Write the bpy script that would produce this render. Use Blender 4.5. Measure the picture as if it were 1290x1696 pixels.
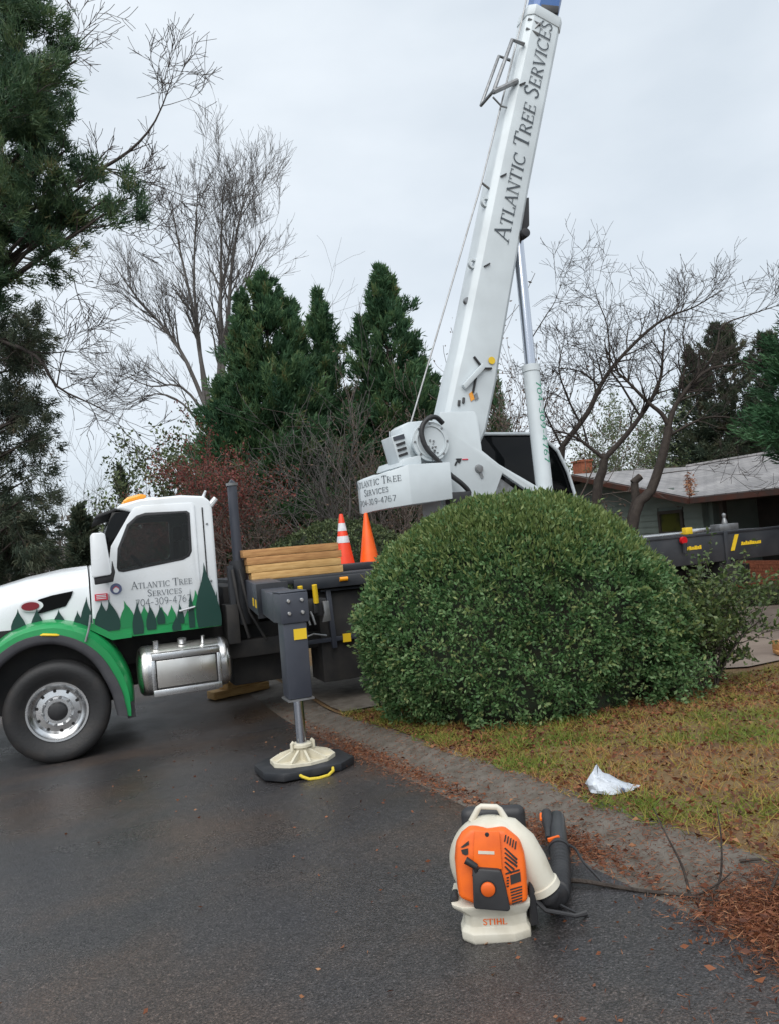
import bpy, bmesh, math, random
import numpy as np
from mathutils import Vector, Matrix

PI = math.pi
scene = bpy.context.scene
for o in list(bpy.data.objects):
    bpy.data.objects.remove(o, do_unlink=True)
COL = scene.collection

# ------------------------------------------------------------------ camera
# World: X runs from the street towards the house, Y along the street away from the viewer, Z up (metres).
PITCH, ROLL, YAW = math.radians(2.0), math.radians(4.86), math.radians(22.0)
EYE = Vector((0, 0, 1.6))
Fh = Vector((math.sin(YAW), math.cos(YAW), 0)); Rh = Vector((math.cos(YAW), -math.sin(YAW), 0)); UP = Vector((0, 0, 1))
FWD = math.cos(PITCH) * Fh + math.sin(PITCH) * UP
UPP = -math.sin(PITCH) * Fh + math.cos(PITCH) * UP
CX = math.cos(ROLL) * Rh - math.sin(ROLL) * UPP
CY = math.sin(ROLL) * Rh + math.cos(ROLL) * UPP
cam_d = bpy.data.cameras.new('camera'); cam = bpy.data.objects.new('camera', cam_d); COL.objects.link(cam)
m = Matrix.Identity(4)
for i in range(3):
    m[i][0] = CX[i]; m[i][1] = CY[i]; m[i][2] = -FWD[i]; m[i][3] = EYE[i]
cam.matrix_world = m
cam_d.sensor_fit = 'VERTICAL'; cam_d.sensor_height = 36.0; cam_d.lens = 36.0 * 1280 / 1696
cam_d.clip_end = 1500; cam_d.clip_start = 0.05
scene.camera = cam

def at(px, py, d):
    """point seen at (px, py) of the photograph, d metres deep; used to lay out trees at their own distance"""
    return EYE + d * (FWD + CX * ((px - 645) / 1280) - CY * ((py - 848) / 1280))

# ------------------------------------------------------------------ overcast sky and weak sun
SUN_EL, SUN_AZ = math.radians(52), math.radians(215)     # azimuth clockwise from +Y
world = bpy.data.worlds.new('World'); scene.world = world; world.use_nodes = True
wn = world.node_tree; wn.nodes.clear()
def N(t, kind, **kw):
    n = t.nodes.new(kind)
    for k, v in kw.items(): setattr(n, k, v)
    return n
out = N(wn, 'ShaderNodeOutputWorld'); mixs = N(wn, 'ShaderNodeMixShader'); b1 = N(wn, 'ShaderNodeBackground'); b2 = N(wn, 'ShaderNodeBackground')
sky = N(wn, 'ShaderNodeTexSky', sky_type='NISHITA', sun_disc=False, sun_elevation=SUN_EL, sun_rotation=SUN_AZ)
b1.inputs['Strength'].default_value = 0.06
tc = N(wn, 'ShaderNodeTexCoord'); nz = N(wn, 'ShaderNodeTexNoise'); nz.inputs['Scale'].default_value = 2.1; nz.inputs['Detail'].default_value = 6
mp = N(wn, 'ShaderNodeMapping'); mp.inputs['Scale'].default_value = (1, 1, 2.2)
rp = N(wn, 'ShaderNodeValToRGB')
rp.color_ramp.elements[0].position = 0.32; rp.color_ramp.elements[0].color = (0.42, 0.465, 0.51, 1)
rp.color_ramp.elements[1].position = 0.68; rp.color_ramp.elements[1].color = (0.55, 0.588, 0.625, 1)
b2.inputs['Strength'].default_value = 1.0
mixs.inputs[0].default_value = 0.9
L = wn.links.new
L(sky.outputs[0], b1.inputs[0]); L(tc.outputs['Generated'], mp.inputs[0]); L(mp.outputs[0], nz.inputs['Vector']); L(nz.outputs['Fac'], rp.inputs[0]); L(rp.outputs[0], b2.inputs[0])
L(b1.outputs[0], mixs.inputs[1]); L(b2.outputs[0], mixs.inputs[2]); L(mixs.outputs[0], out.inputs[0])

sd = bpy.data.lights.new('sun', 'SUN'); sun = bpy.data.objects.new('sun', sd); COL.objects.link(sun)
sd.energy = 1.5; sd.angle = math.radians(60); sd.color = (1.0, 0.97, 0.93)
sdir = Vector((math.sin(SUN_AZ) * math.cos(SUN_EL), math.cos(SUN_AZ) * math.cos(SUN_EL), math.sin(SUN_EL)))
sun.rotation_euler = (-sdir).to_track_quat('-Z', 'Y').to_euler()
sun.location = (0, 0, 30)
vs = scene.view_settings
vs.view_transform = 'Standard'; vs.look = 'None'; vs.exposure = 0.84; vs.gamma = 1; vs.use_curve_mapping = False

# ------------------------------------------------------------------ materials
MATS = {}
def pmat(name, col, rough=0.5, metal=0.0, col2=None, scale=6.0, bump=0.0, bscale=None, rough2=None, coat=0.0, spec=0.5, lo=0.35, hi=0.65, detail=6.0, stretch=None):
    """Principled material, colour (and roughness) broken up by noise in object space"""
    if name in MATS: return MATS[name]
    ma = bpy.data.materials.new(name); ma.use_nodes = True; t = ma.node_tree; b = t.nodes['Principled BSDF']
    b.inputs['Base Color'].default_value = (*col, 1); b.inputs['Roughness'].default_value = rough; b.inputs['Metallic'].default_value = metal
    b.inputs['Coat Weight'].default_value = coat; b.inputs['Coat Roughness'].default_value = 0.08; b.inputs['Specular IOR Level'].default_value = spec
    l = t.links.new
    tcn = N(t, 'ShaderNodeTexCoord'); src = tcn.outputs['Object']
    if stretch:
        mpn = N(t, 'ShaderNodeMapping'); mpn.inputs['Scale'].default_value = stretch; l(src, mpn.inputs[0]); src = mpn.outputs[0]
    if col2 is not None or rough2 is not None:
        nn = N(t, 'ShaderNodeTexNoise'); nn.inputs['Scale'].default_value = scale; nn.inputs['Detail'].default_value = detail; l(src, nn.inputs['Vector'])
        r = N(t, 'ShaderNodeMapRange'); r.inputs[1].default_value = lo; r.inputs[2].default_value = hi; l(nn.outputs['Fac'], r.inputs[0])
        if col2 is not None:
            mx = N(t, 'ShaderNodeMix', data_type='RGBA'); mx.inputs[6].default_value = (*col, 1); mx.inputs[7].default_value = (*col2, 1)
            l(r.outputs[0], mx.inputs[0]); l(mx.outputs[2], b.inputs['Base Color'])
        if rough2 is not None:
            rr = N(t, 'ShaderNodeMapRange'); rr.inputs[3].default_value = rough; rr.inputs[4].default_value = rough2; l(r.outputs[0], rr.inputs[0]); l(rr.outputs[0], b.inputs['Roughness'])
    if bump:
        bn = N(t, 'ShaderNodeTexNoise'); bn.inputs['Scale'].default_value = bscale or scale * 6; bn.inputs['Detail'].default_value = 4; l(src, bn.inputs['Vector'])
        bp = N(t, 'ShaderNodeBump'); bp.inputs['Strength'].default_value = bump; bp.inputs['Distance'].default_value = 0.02; l(bn.outputs['Fac'], bp.inputs['Height']); l(bp.outputs[0], b.inputs['Normal'])
    MATS[name] = ma; return ma

def tint_mat(name, stops, rough=0.55, trans=0.15, spec=0.4):
    """leaf / litter material: every leaf carries its own random 'tint' that picks a colour from the ramp"""
    if name in MATS: return MATS[name]
    ma = bpy.data.materials.new(name); ma.use_nodes = True; t = ma.node_tree; b = t.nodes['Principled BSDF']; l = t.links.new
    a = N(t, 'ShaderNodeAttribute', attribute_name='tint'); r = N(t, 'ShaderNodeValToRGB')
    cr = r.color_ramp
    while len(cr.elements) < len(stops): cr.elements.new(0.5)
    for e, (p, c) in zip(cr.elements, stops): e.position = p; e.color = (*c, 1)
    l(a.outputs['Fac'], r.inputs[0]); l(r.outputs[0], b.inputs['Base Color'])
    b.inputs['Roughness'].default_value = rough; b.inputs['Specular IOR Level'].default_value = spec
    if trans > 0:
        tr = N(t, 'ShaderNodeBsdfTranslucent'); l(r.outputs[0], tr.inputs[0]); mx = N(t, 'ShaderNodeMixShader'); mx.inputs[0].default_value = trans
        l(b.outputs[0], mx.inputs[1]); l(tr.outputs[0], mx.inputs[2]); l(mx.outputs[0], t.nodes['Material Output'].inputs[0])
    MATS[name] = ma; return ma

M_white = pmat('white_truck_paint', (0.75, 0.78, 0.80), 0.24, col2=(0.58, 0.59, 0.58), scale=2.4, coat=0.5, rough2=0.5, lo=0.48, hi=0.95, detail=12)
M_crane = pmat('white_crane_paint', (0.60, 0.655, 0.68), 0.38, col2=(0.47, 0.51, 0.53), scale=1.6, rough2=0.55, coat=0.1, lo=0.42, hi=0.85, detail=11)
M_green = pmat('green_truck_paint', (0.012, 0.30, 0.085), 0.3, col2=(0.01, 0.25, 0.07), scale=2, coat=0.35)
M_dgreen = pmat('dark_green_decal', (0.008, 0.045, 0.035), 0.4)
M_mgreen = pmat('mid_green_decal', (0.012, 0.22, 0.07), 0.4)
M_black = pmat('black_painted_steel', (0.018, 0.021, 0.027), 0.38, col2=(0.035, 0.037, 0.042), scale=3, rough2=0.55)
M_slate = pmat('charcoal_painted_steel', (0.035, 0.04, 0.055), 0.35, col2=(0.05, 0.055, 0.07), scale=3, rough2=0.5)
M_under = pmat('dirty_chassis', (0.012, 0.012, 0.013), 0.7, col2=(0.03, 0.027, 0.025), scale=5)
M_rubber = pmat('tyre_rubber', (0.017, 0.017, 0.018), 0.62, col2=(0.04, 0.034, 0.03), scale=4, lo=0.5, hi=0.8, bump=0.15, bscale=40)
M_flare = pmat('grey_fender_plastic', (0.045, 0.045, 0.052), 0.6, col2=(0.06, 0.06, 0.066), scale=8)
M_alu = pmat('polished_aluminium', (0.72, 0.73, 0.74), 0.22, 1.0, col2=(0.6, 0.6, 0.6), scale=8, rough2=0.34)
M_tank = pmat('brushed_tank_aluminium', (0.80, 0.78, 0.75), 0.22, 1.0, col2=(0.68, 0.66, 0.62), scale=2, rough2=0.34)
M_chrome = pmat('chrome_rod', (0.55, 0.58, 0.64), 0.14, 1.0)
M_steel = pmat('grey_steel', (0.30, 0.31, 0.32), 0.4, 0.7, col2=(0.22, 0.22, 0.22), scale=12)
M_pane = None
M_glass = pmat('dark_cab_glass', (0.003, 0.0035, 0.004), 0.07, spec=0.22)
M_darkplastic = pmat('black_plastic', (0.016, 0.016, 0.018), 0.5, col2=(0.028, 0.028, 0.03), scale=10)
M_yellow = pmat('yellow_paint', (0.75, 0.50, 0.02), 0.45)
M_amber = pmat('amber_lens', (0.85, 0.33, 0.01), 0.2, coat=0.5)
M_redlens = pmat('red_lens', (0.55, 0.01, 0.015), 0.2, coat=0.5)
M_redpaint = pmat('dark_red_enamel', (0.20, 0.012, 0.02), 0.3)
M_redsign = pmat('red_sticker', (0.62, 0.03, 0.06), 0.45)
M_bluegrey = pmat('blue_grey_enamel', (0.10, 0.12, 0.22), 0.4)
M_print = pmat('dark_print', (0.06, 0.075, 0.09), 0.6)
M_gprint = pmat('green_print', (0.02, 0.26, 0.15), 0.6)
M_blue = pmat('blue_boom_paint', (0.05, 0.13, 0.36), 0.35, col2=(0.07, 0.16, 0.38), scale=2)
M_wood = pmat('yellow_pine_timber', (0.66, 0.42, 0.17), 0.7, col2=(0.48, 0.27, 0.09), scale=5, stretch=(1, 9, 9), bump=0.25, bscale=22)
M_wood2 = pmat('reddish_pine_timber', (0.54, 0.29, 0.11), 0.7, col2=(0.36, 0.17, 0.06), scale=5, stretch=(1, 9, 9), bump=0.25, bscale=22)
M_cone = pmat('orange_cone_plastic', (0.92, 0.13, 0.006), 0.45, col2=(0.82, 0.10, 0.006), scale=6)
M_cone2 = pmat('red_orange_cone_plastic', (0.86, 0.055, 0.01), 0.45, col2=(0.76, 0.045, 0.01), scale=6)
M_band = pmat('reflective_band', (0.75, 0.76, 0.78), 0.4, col2=(0.6, 0.6, 0.62), scale=20)
M_cream = pmat('cream_plastic', (0.60, 0.57, 0.48), 0.45, col2=(0.47, 0.43, 0.34), scale=11, rough2=0.6, lo=0.45, hi=0.75, detail=10)
M_orange = pmat('orange_plastic', (0.84, 0.145, 0.010), 0.42, col2=(0.62, 0.095, 0.010), scale=9, rough2=0.6, lo=.4, hi=.75, detail=10)
M_float = pmat('cream_cast_float', (0.62, 0.58, 0.46), 0.6, col2=(0.48, 0.44, 0.34), scale=9, lo=0.45, hi=0.75)
M_pad = pmat('black_poly_pad', (0.016, 0.018, 0.022), 0.5, col2=(0.04, 0.04, 0.043), scale=9, lo=0.5, hi=0.8)
M_rope = pmat('yellow_rope_fibre', (0.62, 0.47, 0.04), 0.8, bump=0.4, bscale=80)
M_bag = pmat('white_plastic_film', (0.56, 0.60, 0.65), 0.3, col2=(0.46, 0.50, 0.56), scale=14, bump=0.5, bscale=26, spec=0.5)

# ------------------------------------------------------------------ mesh helpers
ORG = {}          # root or part -> offset between its coordinates and the ones its pieces are given in
def tag(o, label=None, cat=None, group=None, kind=None):
    if label: o['label'] = label
    if cat: o['category'] = cat
    if group: o['group'] = group
    if kind: o['kind'] = kind
    return o
def empty(name, loc, label, cat, group=None, rz=0.0, local=False):
    o = bpy.data.objects.new(name, None); COL.objects.link(o); o.location = loc; o.rotation_euler = (0, 0, rz); o.empty_display_size = 0.2
    ORG[o.name] = Vector((0, 0, 0)) if local else Vector(loc)
    return tag(o, label, cat, group)
def link(name, me, mat, parent=None):
    o = bpy.data.objects.new(name, me); COL.objects.link(o)
    if mat: me.materials.append(mat)
    if parent is not None:
        o.parent = parent; ORG[o.name] = ORG[parent.name].copy()
    else: ORG[o.name] = Vector((0, 0, 0))
    return o
def frame_of(axis):
    a = Vector(axis).normalized(); h = Vector((0, 0, 1)) if abs(a.z) < 0.9 else Vector((1, 0, 0))
    u = h.cross(a).normalized(); return u, a.cross(u), a

class MB:
    def __init__(s): s.v = []; s.f = []
    def add(s, vs_, fs):
        k = len(s.v); s.v += [Vector(p) for p in vs_]; s.f += [tuple(i + k for i in f) for f in fs]; return s
    def box(s, x0, x1, y0, y1, z0, z1):
        return s.add([(x0, y0, z0), (x1, y0, z0), (x1, y1, z0), (x0, y1, z0), (x0, y0, z1), (x1, y0, z1), (x1, y1, z1), (x0, y1, z1)],
                     [(0, 3, 2, 1), (4, 5, 6, 7), (0, 1, 5, 4), (1, 2, 6, 5), (2, 3, 7, 6), (3, 0, 4, 7)])
    def bar(s, a, b, w, h, up=(0, 0, 1)):
        a, b = Vector(a), Vector(b); d = (b - a).normalized(); r = d.cross(Vector(up)).normalized(); u = r.cross(d)
        c = [a + r * x * w / 2 + u * y * h / 2 for x, y in ((-1, -1), (1, -1), (1, 1), (-1, 1))]; e = [p + (b - a) for p in c]
        return s.add(c + e, [(0, 1, 2, 3), (7, 6, 5, 4), (0, 4, 5, 1), (1, 5, 6, 2), (2, 6, 7, 3), (3, 7, 4, 0)])
    def prism(s, poly, ax, a0, a1):
        """poly: 2-D outline; ax = axis it is extruded along"""
        def p3(p, a): return {'x': (a, p[0], p[1]), 'y': (p[0], a, p[1]), 'z': (p[0], p[1], a)}[ax]
        n = len(poly); vs_ = [p3(p, a0) for p in poly] + [p3(p, a1) for p in poly]
        return s.add(vs_, [tuple(range(n)), tuple(range(2 * n - 1, n - 1, -1))] + [(i, i + n, (i + 1) % n + n, (i + 1) % n) for i in range(n)])
    def tube(s, pts, rad, n=8, cap=True, squash=1.0):
        pts = [Vector(p) for p in pts]; k0 = len(s.v)
        if not hasattr(rad, '__len__'): rad = [rad] * len(pts)
        u = None
        for i, p in enumerate(pts):
            d = (pts[min(i + 1, len(pts) - 1)] - pts[max(i - 1, 0)])
            if d.length < 1e-9: d = Vector((0, 0, 1))
            d.normalize()
            if u is None: u = frame_of(d)[0]
            u = (u - d * u.dot(d))
            u = u.normalized() if u.length > 1e-6 else frame_of(d)[0]
            w = d.cross(u)
            for j in range(n):
                t = 2 * PI * j / n; s.v.append(p + (u * math.cos(t) + w * math.sin(t) * squash) * rad[i])
        for i in range(len(pts) - 1):
            for j in range(n):
                a = k0 + i * n + j; b = k0 + i * n + (j + 1) % n; s.f.append((a, b, b + n, a + n))
        if cap:
            s.f.append(tuple(k0 + j for j in range(n - 1, -1, -1))); e = k0 + (len(pts) - 1) * n; s.f.append(tuple(e + j for j in range(n)))
        return s
    def lathe(s, prof, c, axis, n=32, close=False):
        """prof: (radius, distance along axis)"""
        u, w, a = frame_of(axis); c = Vector(c); k0 = len(s.v); q = len(prof)
        for r, h in prof:
            for j in range(n):
                t = 2 * PI * j / n; s.v.append(c + a * h + (u * math.cos(t) + w * math.sin(t)) * r)
        for i in range(q - 1 if not close else q):
            for j in range(n):
                A = k0 + i * n + j; B = k0 + i * n + (j + 1) % n; i2 = (i + 1) % q; s.f.append((A, B, k0 + i2 * n + (j + 1) % n, k0 + i2 * n + j))
        if not close:
            if prof[0][0] > 1e-5: s.f.append(tuple(k0 + j for j in range(n - 1, -1, -1)))
            if prof[-1][0] > 1e-5: s.f.append(tuple(k0 + (q - 1) * n + j for j in range(n)))
        return s
    def loft(s, rings, closed=True, caps=True):
        k0 = len(s.v); n = len(rings[0])
        for r in rings: s.v += [Vector(p) for p in r]
        for i in range(len(rings) - 1):
            for j in range(n if closed else n - 1):
                a = k0 + i * n + j; b = k0 + i * n + (j + 1) % n; s.f.append((a, b, b + n, a + n))
        if caps:
            s.f.append(tuple(k0 + j for j in range(n - 1, -1, -1))); e = k0 + (len(rings) - 1) * n; s.f.append(tuple(e + j for j in range(n)))
        return s
    def shear(s, k, y0):
        for p in s.v: p.x += k * max(0, p.y - y0)
        return s
    def build(s, name, mat, parent=None, bevel=0.0, seg=2, smooth=None, loc=None):
        off = ORG[parent.name] if parent is not None else Vector((0, 0, 0))
        if loc is not None: off = off + Vector(loc)
        me = bpy.data.meshes.new(name); me.from_pydata([tuple(p - off) for p in s.v], [], s.f)
        bm = bmesh.new(); bm.from_mesh(me)
        bmesh.ops.remove_doubles(bm, verts=bm.verts, dist=1e-5)
        bmesh.ops.recalc_face_normals(bm, faces=bm.faces)
        if bevel:
            es = [e for e in bm.edges if len(e.link_faces) == 2 and e.calc_face_angle(0) > 0.45]
            bmesh.ops.bevel(bm, geom=es, offset=bevel, segments=seg, profile=0.5, affect='EDGES', clamp_overlap=True)
        for f in bm.faces: f.smooth = True
        bm.to_mesh(me); bm.free()
        me.set_sharp_from_angle(angle=math.radians(smooth if smooth is not None else 38))
        o = link(name, me, mat, parent)
        if loc is not None:
            o.location = loc; ORG[o.name] = off
        return o

def np_mesh(name, verts, nper, mat, parent=None, tint=None, local_off=None):
    """fast mesh of many equal polygons (nper corners each), verts (n*nper, 3)"""
    verts = np.asarray(verts, dtype=np.float32).reshape(-1, 3)
    if parent is not None: verts = verts - np.array(ORG[parent.name], dtype=np.float32)
    nv = len(verts); nf = nv // nper
    me = bpy.data.meshes.new(name); me.vertices.add(nv); me.vertices.foreach_set('co', verts.ravel())
    me.loops.add(nv); me.loops.foreach_set('vertex_index', np.arange(nv, dtype=np.int32))
    me.polygons.add(nf); me.polygons.foreach_set('loop_start', np.arange(0, nv, nper, dtype=np.int32))
    me.update(calc_edges=True)
    if tint is not None:
        a = me.attributes.new('tint', 'FLOAT', 'POINT'); a.data.foreach_set('value', np.repeat(np.asarray(tint, dtype=np.float32), nper))
    return link(name, me, mat, parent)

def unit(a): return a / np.maximum(np.linalg.norm(a, axis=-1, keepdims=True), 1e-9)
def leaves(c, d, size, width, rng, fold=0.25, jit=0.5):
    """rhombic leaves at c pointing along d (both n x 3); returns (n,4,3)"""
    n = len(c); d = unit(d + rng.normal(0, jit, (n, 3))); s = unit(np.cross(d, rng.normal(0, 1, (n, 3)))); nn = np.cross(d, s)
    L_ = (size * rng.uniform(0.7, 1.3, n))[:, None]; W_ = L_ * width
    b = c; mid = c + d * L_ * 0.5 + nn * L_ * fold * 0.3
    return np.stack([b, mid + s * W_ * 0.5, c + d * L_, mid - s * W_ * 0.5], 1)
def needles(c, d, size, width, rng, jit=0.5):
    n = len(c); d = unit(d + rng.normal(0, jit, (n, 3))); s = unit(np.cross(d, rng.normal(0, 1, (n, 3))))
    L_ = (size * rng.uniform(0.7, 1.25, n))[:, None]
    return np.stack([c - s * width / 2, c + s * width / 2, c + d * L_], 1)

# ------------------------------------------------------------------ a small serif stroke alphabet for the lettering
def arc(cx, cy, rx, ry, a0, a1, n=9): return [(cx + rx * math.cos(math.radians(a0 + (a1 - a0) * i / n)), cy + ry * math.sin(math.radians(a0 + (a1 - a0) * i / n))) for i in range(n + 1)]
TK, TN = 0.135, 0.07
GLY = {
 'A': (0.78, [([(0.04, 0), (0.38, 1)], TN), ([(0.36, 1), (0.72, 0)], TK), ([(0.15, 0.36), (0.58, 0.36)], TN)], [(0.04, 0), (0.72, 0)]),
 'T': (0.74, [([(0.37, 0), (0.37, 1)], TK), ([(0.02, 0.965), (0.72, 0.965)], TN), ([(0.04, 0.97), (0.02, 0.8)], TN), ([(0.70, 0.97), (0.72, 0.8)], TN)], [(0.37, 0)]),
 'L': (0.62, [([(0.15, 0), (0.15, 1)], TK), ([(0.05, 0.035), (0.58, 0.035)], TN), ([(0.57, 0.03), (0.60, 0.22)], TN)], [(0.15, 1)]),
 'N': (0.86, [([(0.13, 0), (0.13, 1)], TN), ([(0.13, 1), (0.72, 0)], TK), ([(0.72, 0), (0.72, 1)], TN)], [(0.13, 0), (0.1, 1), (0.72, 1)]),
 'I': (0.36, [([(0.18, 0), (0.18, 1)], TK)], [(0.18, 0), (0.18, 1)]),
 'C': (0.78, [(arc(0.42, 0.5, 0.36, 0.47, 45, 315, 14), 0.11), ([(0.68, 0.97), (0.69, 0.74)], TN)], []),
 'R': (0.78, [([(0.16, 0), (0.16, 1)], TK), ([(0.1, 0.96), (0.4, 0.96), (0.54, 0.87), (0.58, 0.74), (0.53, 0.6), (0.4, 0.52), (0.16, 0.5)], 0.085), ([(0.36, 0.52), (0.72, 0.02)], TK)], [(0.16, 0)]),
 'E': (0.68, [([(0.16, 0), (0.16, 1)], TK), ([(0.06, 0.965), (0.6, 0.965)], TN), ([(0.16, 0.51), (0.5, 0.51)], TN), ([(0.06, 0.035), (0.62, 0.035)], TN), ([(0.6, 0.97), (0.6, 0.8)], TN), ([(0.62, 0.03), (0.63, 0.2)], TN), ([(0.5, 0.6), (0.5, 0.42)], TN)], []),
 'S': (0.60, [([(0.50, 0.80), (0.44, 0.92), (0.30, 0.97), (0.14, 0.90), (0.10, 0.76), (0.17, 0.63), (0.42, 0.45), (0.51, 0.32), (0.49, 0.14), (0.34, 0.03), (0.17, 0.05), (0.07, 0.2)], 0.11)], []),
 'V': (0.76, [([(0.04, 1), (0.38, 0)], TK), ([(0.38, 0), (0.71, 1)], TN)], [(0.04, 1), (0.71, 1)]),
 'H': (0.80, [([(0.14, 0), (0.14, 1)], TK), ([(0.66, 0), (0.66, 1)], TK), ([(0.14, 0.5), (0.66, 0.5)], TK)], []),
 '7': (0.60, [([(0.06, 0.95), (0.54, 0.95)], 0.09), ([(0.54, 0.95), (0.22, 0)], 0.11)], []),
 '0': (0.66, [(arc(0.33, 0.5, 0.26, 0.47, 0, 360, 16), 0.10)], []),
 '4': (0.64, [([(0.42, 0), (0.42, 0.98), (0.05, 0.3), (0.6, 0.3)], 0.09)], []),
 '3': (0.58, [(arc(0.27, 0.74, 0.21, 0.22, 150, -90, 9) + arc(0.27, 0.27, 0.24, 0.25, 90, -150, 9), 0.09)], []),
 '9': (0.62, [(arc(0.31, 0.68, 0.23, 0.28, 0, 360, 13), 0.09), ([(0.54, 0.68), (0.5, 0.3), (0.25, 0.0)], 0.09)], []),
 '6': (0.62, [(arc(0.31, 0.31, 0.23, 0.28, 0, 360, 13), 0.09), ([(0.08, 0.31), (0.13, 0.7), (0.4, 1.0)], 0.09)], []),
 '-': (0.46, [([(0.06, 0.4), (0.38, 0.4)], 0.09)], []),
 ' ': (0.36, [], []),
}
def text_width(txt, caps): return sum(GLY[c][0] * (caps if i == 0 or txt[i - 1] == ' ' else 1.0) + 0.06 for i, c in enumerate(txt))
def lettering(mb, txt, o, u, v, height, width=None, caps=1.0, italic=0.0, weight=1.0, serif=True):
    """raised strokes starting at o, running along u, upright v; height of the small capitals"""
    o, u, v = Vector(o), Vector(u).normalized(), Vector(v).normalized(); n = u.cross(v); sx = height
    if width: sx = width / text_width(txt, caps)
    x = 0.0; k = 0
    def put(pts, w):
        nonlocal k
        for a, b in zip(pts, pts[1:]):
            d = Vector((b[0] - a[0], b[1] - a[1]))
            if d.length < 1e-6: continue
            d.normalize(); q = Vector((-d.y, d.x)) * w * weight / 2; e = d * 0.02
            c4 = [(a[0] + q.x - e.x, a[1] + q.y - e.y), (b[0] + q.x + e.x, b[1] + q.y + e.y), (b[0] - q.x + e.x, b[1] - q.y + e.y), (a[0] - q.x - e.x, a[1] - q.y - e.y)]
            mb.add([o + u * (X_ + sc * (p[0] + italic * p[1]) * sx) + v * p[1] * sc * height + n * (0.00008 * (k % 12)) for p in c4], [(3, 2, 1, 0)]); k += 1
    for i, ch in enumerate(txt):
        sc = caps if i == 0 or txt[i - 1] == ' ' else 1.0
        w, strokes, serifs = GLY[ch]; X_ = x * sx
        for pts, ww in strokes: put(pts, ww)
        if serif:
            for sxx, syy in serifs: put([(sxx - 0.13, 0.02 if syy == 0 else 0.98), (sxx + 0.13, 0.02 if syy == 0 else 0.98)], 0.045)
        x += w * sc + 0.06
    return mb

def words(parent, mat_, txt, o, u, v, height, width, caps=1.0, **kw):
    """one lettering part for each word of a line"""
    o, u = Vector(o), Vector(u).normalized(); sx = width / text_width(txt, caps); x = 0.0
    for wd in txt.split(' '):
        ww = text_width(wd, caps); mb = MB(); lettering(mb, wd, o + u * x * sx, u, v, height, width=ww * sx, caps=caps, **kw); mb.build('lettering', mat_, parent)
        x += ww + GLY[' '][0] + 0.06

def spline(pts, n):
    pts = [Vector(p) for p in pts]; o_ = []
    for i in range(len(pts) - 1):
        a, b_, c_, d2 = pts[max(i - 1, 0)], pts[i], pts[i + 1], pts[min(i + 2, len(pts) - 1)]
        for k in range(n):
            t = k / n; o_.append(0.5 * ((2 * b_) + (c_ - a) * t + (2 * a - 5 * b_ + 4 * c_ - d2) * t * t + (3 * b_ - a - 3 * c_ + d2) * t ** 3))
    return o_ + [pts[-1]]

def tinted():
    ma = bpy.data.materials.new('tinted_window_glass'); ma.use_nodes = True; t = ma.node_tree; l = t.links.new; t.nodes.remove(t.nodes['Principled BSDF'])
    tr = N(t, 'ShaderNodeBsdfTransparent'); tr.inputs[0].default_value = (0.62, 0.65, 0.64, 1); gl = N(t, 'ShaderNodeBsdfGlossy'); gl.inputs['Roughness'].default_value = 0.03
    fr = N(t, 'ShaderNodeFresnel'); fr.inputs[0].default_value = 1.35; mx = N(t, 'ShaderNodeMixShader'); l(fr.outputs[0], mx.inputs[0]); l(tr.outputs[0], mx.inputs[1]); l(gl.outputs[0], mx.inputs[2]); l(mx.outputs[0], t.nodes['Material Output'].inputs[0])
    return ma
M_pane = tinted()
def cut(o, cutters):
    """boolean difference, baked into the mesh"""
    for c in cutters:
        md = o.modifiers.new('cut', 'BOOLEAN'); md.operation = 'DIFFERENCE'; md.solver = 'EXACT'; md.object = c
    bpy.context.view_layer.update(); dg = bpy.context.evaluated_depsgraph_get(); me = bpy.data.meshes.new_from_object(o.evaluated_get(dg)); o.modifiers.clear(); old = o.data; o.data = me; me.name = old.name
    for p in me.polygons: p.use_smooth = True
    me.set_sharp_from_angle(angle=math.radians(30))
# ================================================================== THE SETTING
def road_z(X, Y):
    y1 = min(max(Y, -9), 8.76); b = 0.2055 - 0.0701 * y1
    if Y > 11.5: b -= 0.03 * (min(Y, 45) - 11.5)
    return b + 0.0223 * max(min(X, 2.05), -5.5)
def smooth01(t): t = max(0.0, min(1.0, t)); return t * t * (3 - 2 * t)
def drop(Y):      # 1 where the kerb is lowered for the driveway
    return smooth01((Y - 7.6) / 0.8) * (1 - smooth01((Y - 12.0) / 0.8))
def lawn_z(X, Y):
    b = road_z(2.05, Y) + 0.062 - 0.03 * drop(Y) * math.exp(-max(0, X - 2.5) / 2.0)
    return b - 0.004 * (X - 2.55) + 0.012 * math.sin(1.7 * X + 0.6 * Y) * math.sin(1.3 * Y - 0.5 * X)
def grid(name, xs, ys, zf, mat, kind='structure'):
    mb = MB(); nx, ny = len(xs), len(ys)
    mb.v = [Vector((x, y, zf(x, y))) for x in xs for y in ys]
    mb.f = [(i * ny + j, (i + 1) * ny + j, (i + 1) * ny + j + 1, i * ny + j + 1) for i in range(nx - 1) for j in range(ny - 1)]
    return tag(mb.build(name, mat, smooth=60), kind=kind)
def rng_(a, b, st): return [a + st * i for i in range(int(round((b - a) / st)) + 1)]

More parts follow.
